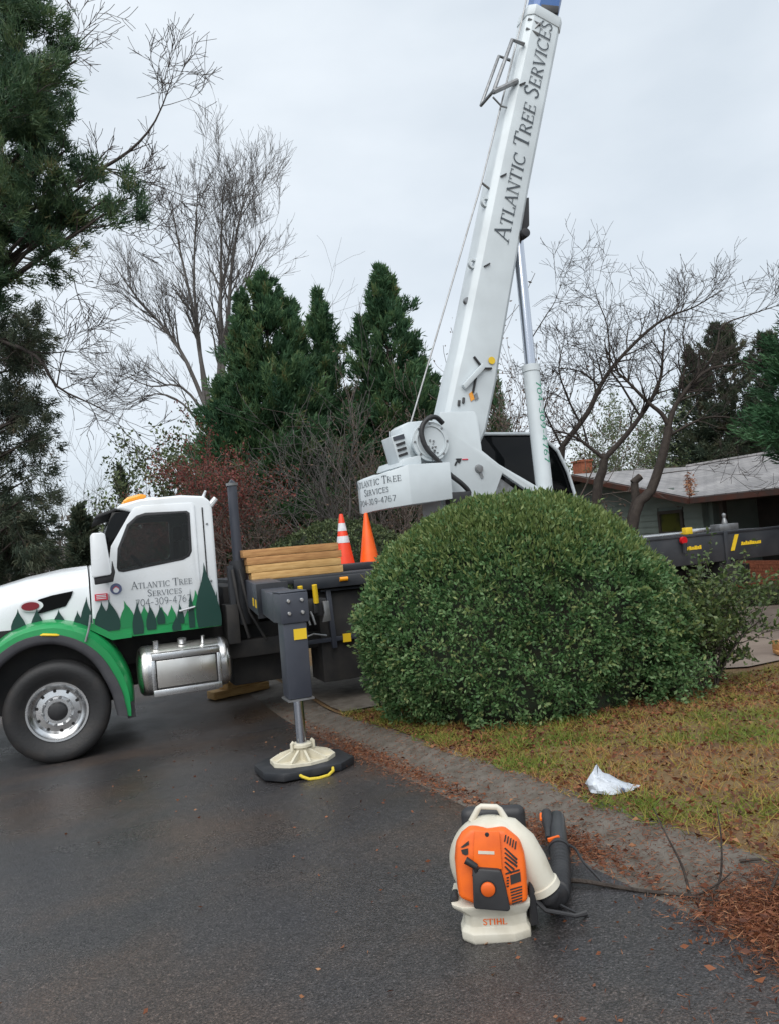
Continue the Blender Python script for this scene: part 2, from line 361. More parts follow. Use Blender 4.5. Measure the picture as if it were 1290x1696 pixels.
# wet asphalt
def asphalt():
    ma = bpy.data.materials.new('wet_asphalt'); ma.use_nodes = True; t = ma.node_tree; b = t.nodes['Principled BSDF']; l = t.links.new
    tcn = N(t, 'ShaderNodeTexCoord')
    def noise(sc, det=6, rough=0.6):
        n = N(t, 'ShaderNodeTexNoise'); n.inputs['Scale'].default_value = sc; n.inputs['Detail'].default_value = det; n.inputs['Roughness'].default_value = rough; l(tcn.outputs['Object'], n.inputs['Vector']); return n
    def ramp(n, stops):
        r = N(t, 'ShaderNodeValToRGB')
        while len(r.color_ramp.elements) < len(stops): r.color_ramp.elements.new(0.5)
        for e, (p, c) in zip(r.color_ramp.elements, stops): e.position = p; e.color = (*c, 1)
        l(n.outputs['Fac'] if 'Fac' in n.outputs else n.outputs[0], r.inputs[0]); return r
    big = ramp(noise(0.55, 5), [(0.32, (0.034, 0.0345, 0.039)), (0.47, (0.045, 0.0415, 0.0415)), (0.60, (0.066, 0.049, 0.040))])
    fine = ramp(noise(105, 3, 0.8), [(0.36, (0.36, 0.36, 0.36)), (0.51, (0.85, 0.85, 0.85)), (0.62, (1.65, 1.6, 1.57)), (0.70, (3.6, 3.45, 3.3))])
    mid = ramp(noise(28, 4), [(0.3, (0.75, 0.75, 0.75)), (0.7, (1.25, 1.25, 1.25))])
    m1 = N(t, 'ShaderNodeMix', data_type='RGBA', blend_type='MULTIPLY'); m1.inputs[0].default_value = 1; l(big.outputs[0], m1.inputs[6]); l(fine.outputs[0], m1.inputs[7])
    m2 = N(t, 'ShaderNodeMix', data_type='RGBA', blend_type='MULTIPLY'); m2.inputs[0].default_value = 1; l(m1.outputs[2], m2.inputs[6]); l(mid.outputs[0], m2.inputs[7]); l(m2.outputs[2], b.inputs['Base Color'])
    wet = noise(0.8, 5); wr = N(t, 'ShaderNodeMapRange'); wr.inputs[1].default_value = 0.36; wr.inputs[2].default_value = 0.64; wr.inputs[3].default_value = 0.20; wr.inputs[4].default_value = 0.48; l(wet.outputs['Fac'], wr.inputs[0]); l(wr.outputs[0], b.inputs['Roughness'])
    bn = noise(80, 3); bp = N(t, 'ShaderNodeBump'); bp.inputs['Strength'].default_value = 0.55; bp.inputs['Distance'].default_value = 0.008; l(bn.outputs['Fac'], bp.inputs['Height']); l(bp.outputs[0], b.inputs['Normal'])
    b.inputs['Specular IOR Level'].default_value = 0.5
    return ma
M_asph = asphalt()
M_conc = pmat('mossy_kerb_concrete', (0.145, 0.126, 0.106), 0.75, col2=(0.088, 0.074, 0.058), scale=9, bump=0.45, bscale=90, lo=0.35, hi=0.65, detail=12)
M_drive = pmat('driveway_concrete', (0.25, 0.20, 0.165), 0.75, col2=(0.17, 0.13, 0.105), scale=1.2, bump=0.3, bscale=50)
M_soil = pmat('lawn_soil', (0.12, 0.062, 0.03), 0.9, col2=(0.17, 0.115, 0.045), scale=3, bump=0.9, bscale=45, detail=9)
M_far = pmat('distant_ground', (0.055, 0.055, 0.03), 0.95, col2=(0.08, 0.06, 0.035), scale=0.2)

YS = rng_(-10, 14, 0.5) + rng_(15, 60, 2.5)
grid('road', [-120, -60, -30, -15, -8, -5.5, -4, -3, -2, -1, 0, 1, 2.052], YS + [90, 160, 300], road_z, M_asph)
KP = [(0.0, -0.004), (0.10, -0.014), (0.22, -0.006), (0.30, 0.014), (0.37, 0.038), (0.44, 0.054), (0.53, 0.060), (0.60, 0.045)]
kb = MB()
ky = rng_(-10, 60, 0.25)
rings = [[(2.05 + dx, yy, road_z(2.05, yy) + dz * (1 - (0.62 if dz > 0 else 0) * drop(yy))) for dx, dz in KP] for yy in ky]
kb.loft(rings, closed=False, caps=False)
tag(kb.build('kerb', M_conc, smooth=70), kind='structure')
lxs = [2.58] + rng_(2.8, 9, 0.3) + [10, 11, 12, 13, 14, 16, 19, 24, 32, 45, 70, 120]
grid('lawn', lxs, YS + [90, 160], lawn_z, M_soil)
tag(grid('ground', [-500, -200, -80, 0, 80, 200, 500], [-300, -100, 0, 100, 250, 600], lambda x, y: -1.9, M_far), kind='structure')
# driveway slab, laid just above the lawn
dl = MB(); rows = []; rows0 = []
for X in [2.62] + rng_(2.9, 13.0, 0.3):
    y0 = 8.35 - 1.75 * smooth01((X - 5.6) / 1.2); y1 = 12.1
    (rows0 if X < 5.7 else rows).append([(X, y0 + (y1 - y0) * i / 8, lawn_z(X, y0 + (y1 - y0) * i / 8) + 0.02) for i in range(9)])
dl.loft(rows, closed=False, caps=False)
tag(dl.build('driveway', M_drive, smooth=60), kind='structure')
ap = MB(); ap.loft(rows0, closed=False, caps=False); tag(ap.build('shade_toned_apron', M_conc, smooth=60), kind='structure')  # street end in darker concrete, toned for wet and the truck's shade

# ================================================================== THE CRANE TRUCK
TX, TY, TZ = -0.32, 8.76, -0.415            # front axle, near tyre face, ground under the front wheel
CYL = 10.0                                   # centre line
truck = empty('crane_truck', (4.0, CYL, TZ), 'white and green boom crane truck backed into the driveway with its boom raised', 'truck')

def decal_trees(mb, items, y):
    for x, z0, w, h, lean in items:
        pts = [(x - w * .44, z0), (x - w * .5, z0 + h * .16), (x - w * .47, z0 + h * .36), (x - w * .33, z0 + h * .56), (x - w * .16, z0 + h * .72), (x - w * .05 + lean * w * .6, z0 + h * .86), (x + lean * w, z0 + h), (x + w * .07 + lean * w * .5, z0 + h * .84), (x + w * .19, z0 + h * .70), (x + w * .36, z0 + h * .52), (x + w * .48, z0 + h * .32), (x + w * .49, z0 + h * .14), (x + w * .43, z0)]
        mb.prism(pts, 'y', y, y + 0.002); y -= 0.0007
    return mb

# hood
def hood_ring(X, ztop, hw, zb):
    half = [(hw, zb), (hw, ztop - 0.33), (hw - 0.015, ztop - 0.2), (hw - 0.06, ztop - 0.09), (hw - 0.16, ztop - 0.02), (hw - 0.34, ztop + 0.01), (hw * 0.3, ztop + 0.03)]
    return [(X, CYL - a, z) for a, z in half] + [(X, CYL + a, z) for a, z in reversed(half)]
hb = MB(); hb.loft([hood_ring(0.075, 1.56, 0.93, 0.97), hood_ring(-0.2, 1.545, 0.915, 0.97), hood_ring(-0.55, 1.49, 0.90, 0.97), hood_ring(-0.9, 1.405, 0.875, 0.9), hood_ring(-1.2, 1.30, 0.85, 0.55), hood_ring(-1.42, 1.17, 0.82, 0.5), hood_ring(-1.5, 1.02, 0.80, 0.48)])
hood = hb.build('hood', M_white, truck, smooth=50)
ys = CYL - 0.908
v = MB(); v.prism([(-0.47, 1.125), (-0.40, 1.13), (-0.17, 1.175), (-0.11, 1.27), (-0.09, 1.33), (-0.30, 1.305), (-0.43, 1.275), (-0.47, 1.24), (-0.42, 1.20), (-0.41, 1.17)], 'y', ys - 0.018, ys + 0.03)
v.build('hood_vent', M_glass, hood)
v = MB(); v.lathe([(0.0, -0.02), (0.115, -0.02), (0.115, 0.0), (0.0, 0.0)], (0, 0, 0), (0, -1, 0), 28)
for p in v.v: p.z *= 0.52
e1 = MB(); e1.v = [p + Vector((-0.505, ys - 0.022, 1.212)) for p in v.v]; e1.f = v.f; em = e1.build('emblem', M_white, hood)
e2 = MB(); e2.v = [Vector((p.x * 0.76, p.y, p.z * 0.74)) + Vector((-0.515, ys - 0.034, 1.212)) for p in v.v]; e2.f = v.f; e2.build('emblem_face', M_redpaint, hood)
dt = MB(); decal_trees(dt, [(-0.64, 0.93, 0.15, 0.27, 0.02), (-0.46, 0.93, 0.13, 0.26, .05), (-0.245, 0.95, 0.12, 0.20, 0), (-0.06, 0.93, 0.09, 0.19, 0), (0.03, 0.9, 0.13, 0.36, .1), (-0.93, 0.8, 0.2, 0.25, 0.1)], CYL - 0.945)
dt.build('tree_decal', M_dgreen, hood)
g = MB(); g.box(-1.53, -1.50, CYL - 0.55, CYL + 0.55, 0.5, 1.05); g.build('grille', M_steel, hood, bevel=0.01)
for s in (-1, 1):
    h = MB(); h.lathe([(0, 0.05), (0.08, 0.035), (0.1, 0.0), (0.1, -0.08)], (-1.43, CYL + s * 0.72, 0.86), (-1, 0, 0.1), 20); h.build('headlight', M_alu, hood)
b = MB(); b.prism([(-1.72, 0.02), (-1.6, 0.0), (-1.55, 0.42), (-1.68, 0.40)], 'y', CYL - 1.2, CYL + 1.2); b.build('bumper', M_alu, truck, bevel=0.02)

# front fenders: swept lip (grey) and green skin, one for each side
FK = [(-14, .60, .76), (0, .56, .76), (18, .545, .775), (32, .55, .795), (45, .58, .83), (60, .62, .865), (75, .66, .895), (90, .70, .92), (110, .725, .925), (130, .72, .915), (150, .715, .90), (172, .71, .88)]
def fk(a):
    for (a0, i0, o0), (a1, i1, o1) in zip(FK, FK[1:]):
        if a0 <= a <= a1: t = (a - a0) / (a1 - a0); return i0 + t * (i1 - i0), o0 + t * (o1 - o0)
for side in (-1, 1):
    lip, skin = [], []
    for k in range(32):
        a = -12 + 184 * k / 31; ri, ro = fk(a); ca, sa = math.cos(math.radians(a)), math.sin(math.radians(a))
        def P(r, y):
            Yw = y if side < 0 else 2 * CYL - y
            return (TX + r * ca, Yw, 0.11 + r * sa)
        lip.append([P(ri + .01, 8.98), P(ri, 8.79), P(ri + .015, 8.758), P(ri + .05, 8.748), P(ri + .105, 8.752), P(ri + .108, 8.775), P(ri + .05, 8.80), P(ri + 0.04, 8.98)])
        skin.append([P(ri + .095, 8.778), P((ri + ro) / 2 + .06, 8.782), P(ro - .06, 8.80), P(ro - .02, 8.835), P(ro, 8.89), P(ro + .015, 9.0), P(ro + .03, 9.16), P(ro - .05, 9.16), P(ro - .06, 8.9), P(ri + .1, 8.82)])
    mb = MB().loft(skin); fe = mb.build('front_fender', M_green, truck, smooth=55)
    MB().loft(lip).build('fender_lip', M_flare, fe, smooth=55)
    if side < 0:
        mb = MB().tube([(-0.42, 8.776, 0.915), (-0.40, 8.768, 0.92), (-0.27, 8.768, 0.90), (-0.25, 8.776, 0.895)], [0.02, 0.032, 0.032, 0.02], 10, squash=0.5); mb.build('marker_light', M_yellow, fe)
        mb = MB().tube([(0.07, 8.90, 1.06), (0.052, 8.83, 0.965), (0.035, 8.765, 0.90), (0.00, 8.757, 0.80)], 0.012, 8); mb.build('hood_latch', M_steel, fe)
        mb = MB().prism([(0.32, 0.10), (0.44, 0.10), (0.45, -0.06), (0.37, -0.07)], 'y', 8.80, 9.12); mb.build('mud_flap', M_darkplastic, fe)

# wheels
def wheel(cx, cy, cz, side, steer=0.0, dual=False, name='wheel'):
    """rim disc as the part; tyre, hub, nuts and holes as its pieces. side = -1: outer face looks towards -Y"""
    rot = Matrix.Rotation(steer, 4, 'Z'); ax = rot @ Vector((0, side, 0)); c = Vector((cx, cy, cz))
    mb = MB(); mb.lathe([(0.0, -0.05), (0.13, -0.05), (0.155, -0.075), (0.215, -0.085), (0.235, -0.05), (0.262, -0.035), (0.285, -0.002), (0.305, 0.0), (0.307, -0.015), (0.295, -0.03), (0.28, -0.25), (0.0, -0.25)], c - ax * 0.055, ax, 48)
    w = mb.build(name, M_alu, truck, smooth=28)
    mb = MB(); W = 0.36
    prof = [(0.29, -0.075), (0.315, -0.062), (0.36, -0.03), (0.42, -0.006), (0.46, -0.004), (0.488, -0.016), (0.505, -0.03), (0.519, -0.055), (0.522, -0.09)]
    k = 5
    for i in range(k): prof += [(0.523, -0.09 - 0.18 * (i + 0.15) / k), (0.511, -0.09 - 0.18 * (i + 0.25) / k), (0.511, -0.09 - 0.18 * (i + 0.4) / k), (0.523, -0.09 - 0.18 * (i + 0.5) / k)]
    prof += [(0.519, -W + 0.055), (0.49, -W + 0.01), (0.42, -W), (0.30, -W + 0.06)]
    mb.lathe(prof, c, ax, 64, close=True); mb.build('tyre', M_rubber, w, smooth=30)
    mb = MB(); mb.lathe([(0.0, 0.035), (0.055, 0.033), (0.085, 0.022), (0.098, 0.0), (0.1, -0.05)], c - ax * 0.095, ax, 28); mb.build('hub', M_darkplastic, w)
    u, q, _ = frame_of(ax)
    for i in range(10):
        a = 2 * PI * i / 10 + 0.1
        p = c + (u * math.cos(a) + q * math.sin(a)) * 0.143 - ax * 0.115
        MB().lathe([(0.017, -0.01), (0.017, 0.025), (0.011, 0.036), (0.0, 0.036)], p, ax, 6).build('lug_nut', M_steel, w)
        a += PI / 10; p = c + (u * math.cos(a) + q * math.sin(a)) * 0.205 - ax * 0.139
        MB().lathe([(0.0, 0.0035), (0.0165, 0.003), (0.0175, -0.01)], p, ax, 12).build('hand_hole', M_under, w)
    return w
wheel(TX, TY, 0.108, -1, steer=math.radians(-4))
wheel(TX, 2 * CYL - TY, 0.108, 1, steer=math.radians(-4))
for X in (5.9, 7.2):
    for s in (-1, 1): wheel(X, CYL + s * 1.18, 0.16, s)
ax_ = MB(); ax_.tube([(TX, 9.1, 0.11), (TX, 10.9, 0.11)], 0.07, 10)
for X in (5.9, 7.2): ax_.tube([(X, 9.1, 0.16), (X, 10.9, 0.16)], 0.09, 10)
ax_.build('axle', M_under, truck)
cb = MB(); cb.box(-1.5, 10.0, CYL - 0.52, CYL - 0.42, 0.42, 0.72); cb.box(-1.5, 10.0, CYL + 0.42, CYL + 0.52, 0.42, 0.72)
for X in (-1.3, 0.8, 3.3, 5.0, 6.6, 9.6): cb.box(X, X + 0.12, CYL - 0.42, CYL + 0.42, 0.45, 0.69)
cb.build('chassis_frame', M_under, truck)
MB().box(-1.2, 0.9, CYL - 0.41, CYL + 0.41, 0.15, 1.0).build('engine', M_under, truck, bevel=0.05)
MB().box(-0.95, 0.30, 9.10, 9.125, 0.1, 0.98).build('wheel_well_liner', M_under, truck)

# cab
CS = 8.95
cabp = [(0.085, 0.90), (0.285, 0.775), (1.445, 0.775), (1.445, 2.12), (1.425, 2.21), (1.36, 2.27), (1.1, 2.295), (0.66, 2.275), (0.44, 2.225), (0.40, 2.18), (0.56, 2.14), (0.30, 1.63), (0.095, 1.585)]
cab = MB().prism(cabp, 'y', CS, 2 * CYL - CS).build('cab', M_white, truck, bevel=0.028, seg=3)
MB().prism([(0.15, 1.60), (0.31, 1.60), (0.575, 2.15), (0.36, 2.15)], 'y', CS + 0.02, 2 * CYL - CS - 0.02).build('windscreen', M_glass, cab, bevel=0.01)
MB().prism([(0.17, 2.09), (0.42, 2.165), (0.45, 2.205), (0.20, 2.135)], 'y', CS + 0.03, 2 * CYL - CS - 0.03).build('sun_visor', M_darkplastic, cab, bevel=0.008)
dr = MB().prism([(0.325, 1.78), (0.545, 2.125), (0.60, 2.185), (0.68, 2.20), (1.215, 2.20), (1.245, 2.17), (1.245, 0.83), (0.275, 0.83), (0.275, 1.5)], 'y', CS - 0.014, CS + 0.01).build('door', M_white, cab, bevel=0.006)
WIN = [(0.62, 2.075), (0.71, 2.10), (1.14, 2.10), (1.17, 2.075), (1.16, 1.66), (1.13, 1.605), (1.06, 1.575), (0.45, 1.50), (0.40, 1.51), (0.385, 1.55), (0.41, 1.75), (0.52, 1.99)]
def grow_poly(poly, d):
    cx = sum(p[0] for p in poly) / len(poly); cz = sum(p[1] for p in poly) / len(poly)
    return [(p[0] + d * (p[0] - cx) / max(.05, math.hypot(p[0] - cx, p[1] - cz)), p[1] + d * (p[1] - cz) / max(.05, math.hypot(p[0] - cx, p[1] - cz))) for p in poly]
k1 = MB().prism([(0.62, 0.95), (1.38, 0.95), (1.38, 2.16), (0.66, 2.16), (0.42, 1.62)], 'y', CS + 0.05, 2 * CYL - CS - 0.05).build('cutter', None, truck); k2 = MB().prism(WIN, 'y', CS - 0.3, 2 * CYL - CS + 0.3).build('cutter', None, truck)
seal = MB().prism(grow_poly(WIN, 0.02), 'y', CS - 0.019, CS - 0.010).build('window_seal', M_darkplastic, cab, bevel=0.003); k3 = MB().prism(grow_poly(WIN, -0.012), 'y', CS - 0.3, CS + 0.3).build('cutter', None, truck)
cut(cab, [k1, k2]); cut(dr, [k2]); cut(seal, [k3])
for k_ in (k1, k2, k3): bpy.data.objects.remove(k_, do_unlink=True)
MB().prism(grow_poly(WIN, -0.004), 'y', CS - 0.008, CS - 0.004).build('window_pane', M_pane, cab)
MB().prism(grow_poly(WIN, -0.004), 'y', 2 * CYL - CS - 0.010, 2 * CYL - CS - 0.006).build('window_pane', M_pane, cab)
for yc in (9.42, 10.5):
    se = MB().box(1.12, 1.27, yc - .25, yc + .25, 0.98, 1.80); se.box(0.78, 1.2, yc - .25, yc + .25, 0.98, 1.32); se.box(1.15, 1.26, yc - .14, yc + .14, 1.81, 2.0); se.build('seat', M_flare, cab, bevel=0.04, seg=3)
sw = MB(); sw.lathe([(0.20, -0.015), (0.225, -0.015), (0.225, 0.015), (0.20, 0.015)], (0.70, 9.42, 1.50), (0.75, 0, 0.66), 24, close=True); sw.bar((0.70, 9.22, 1.50), (0.70, 9.62, 1.50), .04, .02); sw.build('steering_wheel', M_darkplastic, cab)
hd = MB(); hd.tube([(0.99, CS - 0.014, 1.005), (0.99, CS - 0.05, 1.0), (1.16, CS - 0.05, 1.03), (1.16, CS - 0.014, 1.03)], 0.014, 8); hd.build('door_handle', M_alu, dr)
for z in (1.30, 1.95):
    MB().lathe([(0.012, 0), (0.012, 0.012), (0, 0.014)], (1.37, CS, z), (0, -1, 0), 8).build('hinge_bolt', M_steel, cab)
MB().bar((1.33, CS - 0.004, 0.84), (1.33, CS - 0.004, 2.14), 0.014, 0.008, up=(0, 1, 0)).build('panel_seam', M_darkplastic, cab)
# roof lights
rb = MB().prism([(0.50, 2.235), (0.56, 2.30), (0.85, 2.315), (0.92, 2.285), (0.9, 2.26)], 'y', 9.25, 10.75).build('roof_light_bar', M_white, cab, bevel=0.01)
for y in (9.12, 9.45, 9.8, 10.2, 10.55):
    MB().tube([(0.50, y, 2.262), (0.55, y, 2.285), (0.68, y, 2.312), (0.74, y, 2.315)], [0.012, 0.022, 0.024, 0.012], 10, squash=1.5).build('roof_light', M_amber, rb)
an = MB().tube([(1.36, 9.05, 2.25), (1.39, 9.0, 2.33)], [0.02, 0.012], 8); an.tube([(1.43, 9.0, 2.16), (1.50, 8.98, 2.24)], [0.035, 0.03], 8); an.build('work_lamp', M_white, cab)
# lettering and tree decals on the cab side
LET = (1, 0, 0); DEC = CS - 0.024
sk = MB(); sk.prism([(0.09, 0.91), (0.285, 0.78), (1.44, 0.78), (1.44, 0.90), (1.30, 0.935), (0.95, 0.92), (0.6, 0.935), (0.32, 0.96), (0.09, 1.02)], 'y', DEC + 0.006, DEC + 0.004)
sk.prism([(0.06, 0.985), (0.27, 0.845), (0.47, 0.82), (0.47, 0.775), (0.27, 0.77), (0.05, 0.91)], 'y', DEC - 0.035, DEC + 0.02)
skirt = sk.build('green_skirt', M_green, cab)
dt = MB(); decal_trees(dt, [(0.44, .88, .16, .30, -.15), (.62, .87, .13, .24, 0), (.80, .87, .15, .2, .05), (.91, .88, .1, .2, 0), (1.19, .80, .24, .42, -.05), (.70, .88, .08, .14, 0), (.53, .88, .07, .15, 0), (1.08, .85, .09, .16, 0)], DEC); dt.build('tree_decal', M_mgreen, cab)
dt = MB(); decal_trees(dt, [(.185, .90, .16, .30, 0), (.275, .87, .18, .34, -.1), (.545, .80, .12, .37, .05), (.685, .83, .11, .29, -.1), (.79, .88, .09, .22, -.1), (1.0, .86, .08, .24, -.1), (1.12, .80, .07, .44, .05), (1.30, .79, .26, .73, -.02), (1.40, .79, .1, .4, .2), (.95, .79, .1, .16, 0)], DEC - 0.006); dt.build('tree_decal', M_dgreen, cab)
Yl = DEC - 0.003; tx = MB()
words(cab, M_print, 'ATLANTIC TREE', (0.505, Yl, 1.29), LET, UP, 0.062, 0.655, caps=1.3, weight=0.8)
lettering(tx, 'SERVICES', (0.665, Yl, 1.195), LET, UP, 0.058, width=0.375, caps=1.3, weight=0.8); tx.build('lettering', M_print, cab); tx = MB()
lettering(tx, '704-309-4767', (0.535, Yl, 1.095), LET, UP, 0.078, width=0.60, weight=0.75)
tx.build('lettering', M_print, cab)
lg = MB().lathe([(0.06, 0), (0.06, 0.003), (0, 0.003)], (0.345, DEC, 1.313), (0, -1, 0), 24); lg.build('round_logo', M_bluegrey, cab)
lg = MB().prism([(0.305, 1.30), (0.345, 1.335), (0.385, 1.30), (0.37, 1.325), (0.345, 1.345), (0.32, 1.325)], 'y', DEC - 0.006, DEC - 0.004); lg.build('logo_mark', M_redsign, cab)
MB().lathe([(0.03, 0), (0.03, 0.002), (0, 0.002)], (0.345, DEC - 0.0035, 1.30), (0, -1, 0), 16).build('logo_centre', M_white, cab)
MB().box(0.125, 0.255, DEC - 0.002, DEC + 0.02, 1.205, 1.275).build('red_sticker', M_redsign, cab)
sp = MB()
for z in (1.225, 1.243, 1.259): sp.box(0.14, 0.24, DEC - 0.0035, DEC - 0.003, z - 0.004, z + 0.004)
sp.build('sticker_print', M_white, cab)
# mirror
mr = MB().prism([(0.115, 1.89), (0.14, 1.92), (0.235, 1.92), (0.262, 1.90), (0.30, 1.50), (0.285, 1.475), (0.12, 1.46), (0.105, 1.48)], 'y', 8.52, 8.74).build('mirror', M_white, cab, bevel=0.02)
ma_ = MB().prism([(0.125, 1.465), (0.30, 1.485), (0.315, 1.62), (0.335, 1.50), (0.31, 1.40), (0.13, 1.385)], 'y', 8.55, 8.73); ma_.bar((0.23, 8.70, 1.42), (0.25, 8.96, 1.42), 0.05, 0.05); ma_.build('mirror_arm', M_darkplastic, mr, bevel=0.008)

# fuel tank with steps
tk = MB(); tk.lathe([(0.0, 0.0), (0.15, 0.006), (0.235, 0.022), (0.268, 0.055), (0.272, 0.08), (0.272, 0.94), (0.268, 0.965), (0.235, 0.998), (0.15, 1.014), (0, 1.02)], (0.505, 9.045, 0.375), (1, 0, 0), 48)
tank = tk.build('fuel_tank', M_tank, truck, smooth=40)
for X in (0.60, 1.38): MB().lathe([(0.276, 0.0), (0.276, 0.05)], (X, 9.045, 0.375), (1, 0, 0), 48).build('tank_strap', M_alu, tank, smooth=40)
st = MB()
for z in (0.155, 0.545): st.box(0.645, 1.375, 8.742, 8.86, z - 0.035, z + 0.035)
for X in (0.66, 1.36): st.box(X - 0.022, X + 0.022, 8.744, 8.80, 0.19, 0.51)
st.build('step_frame', M_alu, tank, bevel=0.006)
MB().box(0.69, 1.33, 8.764, 8.80, 0.205, 0.50).build('step_panel', M_tank, tank, bevel=0.01)
dk = MB()
for z in (0.196, 0.508): dk.box(0.682, 1.338, 8.760, 8.766, z - 0.007, z + 0.007)
for X in (0.684, 1.334): dk.box(X - 0.006, X + 0.006, 8.760, 8.766, 0.2, 0.505)
dk.build('step_shadow_gap', M_under, tank)
fc = MB(); fc.lathe([(0.05, 0), (0.05, 0.05), (0, 0.055)], (1.0, 8.98, 0.64), (0, -0.2, 1), 16)
for X in (0.70, 0.72, 1.22): fc.tube([(X, 8.92, 0.615), (X, 8.90, 0.70)], 0.02, 8)
fc.build('tank_fittings', M_alu, tank)
# exhaust stack and behind-cab gear
es = MB().tube([(1.735, 9.2, 0.75), (1.735, 9.2, 2.30), (1.735, 9.2, 2.40), (1.70, 9.2, 2.425)], [0.058, 0.058, 0.06, 0.058], 20); stack = es.build('exhaust_stack', M_slate, truck)
MB().lathe([(0.07, 0), (0.072, 0.03)], (1.735, 9.2, 2.39), (0, 0, 1), 20).build('stack_collar', M_steel, stack)
hs = MB().tube([(1.735, 9.18, 0.75), (1.735, 9.18, 1.50)], 0.105, 20); hs.box(1.58, 1.64, 9.0, 9.1, 0.7, 1.45); hs.build('heat_shield', M_black, stack)
ga = MB(); ga.box(1.52, 1.66, 8.98, 9.3, 0.55, 1.0); ga.box(1.5, 3.2, 9.15, 9.35, 0.36, 0.56); ga.box(1.55, 1.95, 9.3, 10.7, 0.72, 1.2); ga.tube([(1.62, 8.97, 1.4), (1.66, 8.95, 1.0), (1.75, 8.93, 0.6)], 0.02, 8); ga.tube([(1.70, 8.97, 1.4), (1.78, 8.95, 0.9), (1.95, 8.93, 0.55)], 0.02, 8)
ga.build('behind_cab_gear', M_under, truck, bevel=0.01)
bbx = MB().box(1.62, 2.56, 9.42, 10.55, 0.0, 0.44).build('added_blocker_box', M_under, truck, bevel=0.02)  # added dark box, hides the bright driveway so the underside reads dark
MB().box(5.1, 5.13, 8.9, 9.5, -0.2, 0.7).build('added_blocker_flap', M_darkplastic, truck)  # added flaps, block the bright ground seen beneath the chassis
MB().box(5.1, 5.13, 10.5, 11.1, -0.2, 0.7).build('added_blocker_flap', M_darkplastic, truck)
tb = MB().tube([(2.02, 9.35, 1.06), (2.02, 10.6, 1.06)], 0.2, 22); tb.build('air_tank', M_slate, truck)
# deck
dkk = MB(); dkk.box(1.78, 7.3, 8.86, 11.14, 1.17, 1.25); dkk.box(2.30, 7.3, 8.84, 8.92, 1.08, 1.22); deck = dkk.build('deck', M_black, truck, bevel=0.012)
MB().tube([(2.86, 8.835, 1.17), (2.96, 8.835, 1.17)], [0.028, 0.028], 10).build('marker_light', M_amber, deck)
MB().box(3.0, 3.5, 9.2, 9.6, 1.252, 1.33).build('deck_ridge', M_black, deck, bevel=0.01)
sb = MB(); sb.box(2.62, 3.35, 9.0, 9.5, -0.05, 1.06); sb.box(3.4, 5.2, 8.92, 9.5, 0.35, 1.06); side_box = sb.build('side_box', M_under, truck, bevel=0.012)
po = MB(); po.bar((2.76, 8.93, 0.36), (2.73, 8.93, 1.06), 0.06, 0.05, up=(0, 1, 0)); po.bar((2.64, 8.94, 1.05), (3.3, 8.94, 1.05), 0.03, 0.03); po.bar((2.2, 8.95, 0.46), (3.3, 8.95, 0.46), 0.05, 0.05); po.build('side_post', M_slate, side_box, bevel=0.004)
MB().box(2.87, 2.97, 8.915, 8.93, 0.41, 0.51).build('warning_plate', M_yellow, side_box)
ct = MB(); ct.box(2.22, 2.62, 8.66, 8.9, 0.78, 0.98); ct.box(2.28, 2.32, 8.6, 8.66, 0.82, 0.95); ct.box(2.45, 2.5, 8.6, 8.66, 0.82, 0.95); ctl = ct.build('control_valve_bank', M_darkplastic, truck, bevel=0.008)
for X in (2.31, 2.48):
    MB().tube([(X + 0.005, 8.61, 0.94), (X - 0.01, 8.58, 1.15)], [0.032, 0.03], 10).build('control_lever', M_yellow, ctl)
gl = MB().prism([(2.56, 0.95), (2.63, 0.95), (2.645, 0.72), (2.54, 0.71), (2.575, 0.82)], 'y', 8.60, 8.64).build('grey_flap', M_steel, ctl, bevel=0.004)
vb = MB()
for X in (2.36, 2.42): vb.tube([(X, 8.65, 0.84), (X, 8.58, 0.80), (X + 0.02, 8.56, 0.70)], 0.012, 6)
vb.tube([(2.3, 8.95, 0.6), (2.36, 8.9, 0.52), (2.5, 8.88, 0.56), (2.66, 8.9, 0.52)], 0.012, 6)
vb.build('hydraulic_hose', M_steel, ctl)

# front outrigger towards the viewer
OX, OY = 1.565, 6.18
ob = MB().box(1.425, 1.715, 7.40, 9.3, 0.955, 1.265).shear(.13, 6.35).build('outrigger_housing', M_slate, truck, bevel=0.012)
MB().box(1.416, 1.724, 7.38, 7.46, 0.945, 1.275).shear(.13, 6.35).build('housing_collar', M_black, ob)
for Y in (7.62, 7.95): MB().box(1.419, 1.424, Y, Y + 0.12, 1.03, 1.11).shear(.13, 6.35).build('warning_label', M_yellow, ob)
bm_ = MB().box(1.455, 1.685, 6.33, 7.38, 0.985, 1.225).shear(.13, 6.35).build('outrigger_beam', M_slate, truck, bevel=0.01)
hdm = MB(); hdm.box(1.453, 1.683, 6.06, 6.34, 0.995, 1.235); hdm.box(1.455, 1.685, 6.08, 6.33, 1.237, 1.25); head = hdm.build('outrigger_head', M_slate, truck, bevel=0.012)
for dx in (-0.055, 0.055):
    for dz in (-0.05, 0.05):
        MB().lathe([(0.017, 0), (0.017, 0.012), (0.012, 0.018), (0, 0.018)], (OX + 0.008 + dx, 6.06, 1.125 + dz), (0, -1, 0), 8).build('bolt', M_alu, head)
lt = MB(); lt.box(OX - 0.097, OX + 0.097, 6.075, 6.275, 0.39, 1.0); leg = lt.build('outrigger_leg', M_slate, truck, bevel=0.014)
MB().box(OX - 0.108, OX + 0.108, 6.064, 6.286, 0.375, 0.389).build('leg_collar', M_steel, leg)
MB().box(OX - 0.02, OX + 0.085, 6.066, 6.074, 0.86, 0.945).build('warning_label', M_yellow, leg)
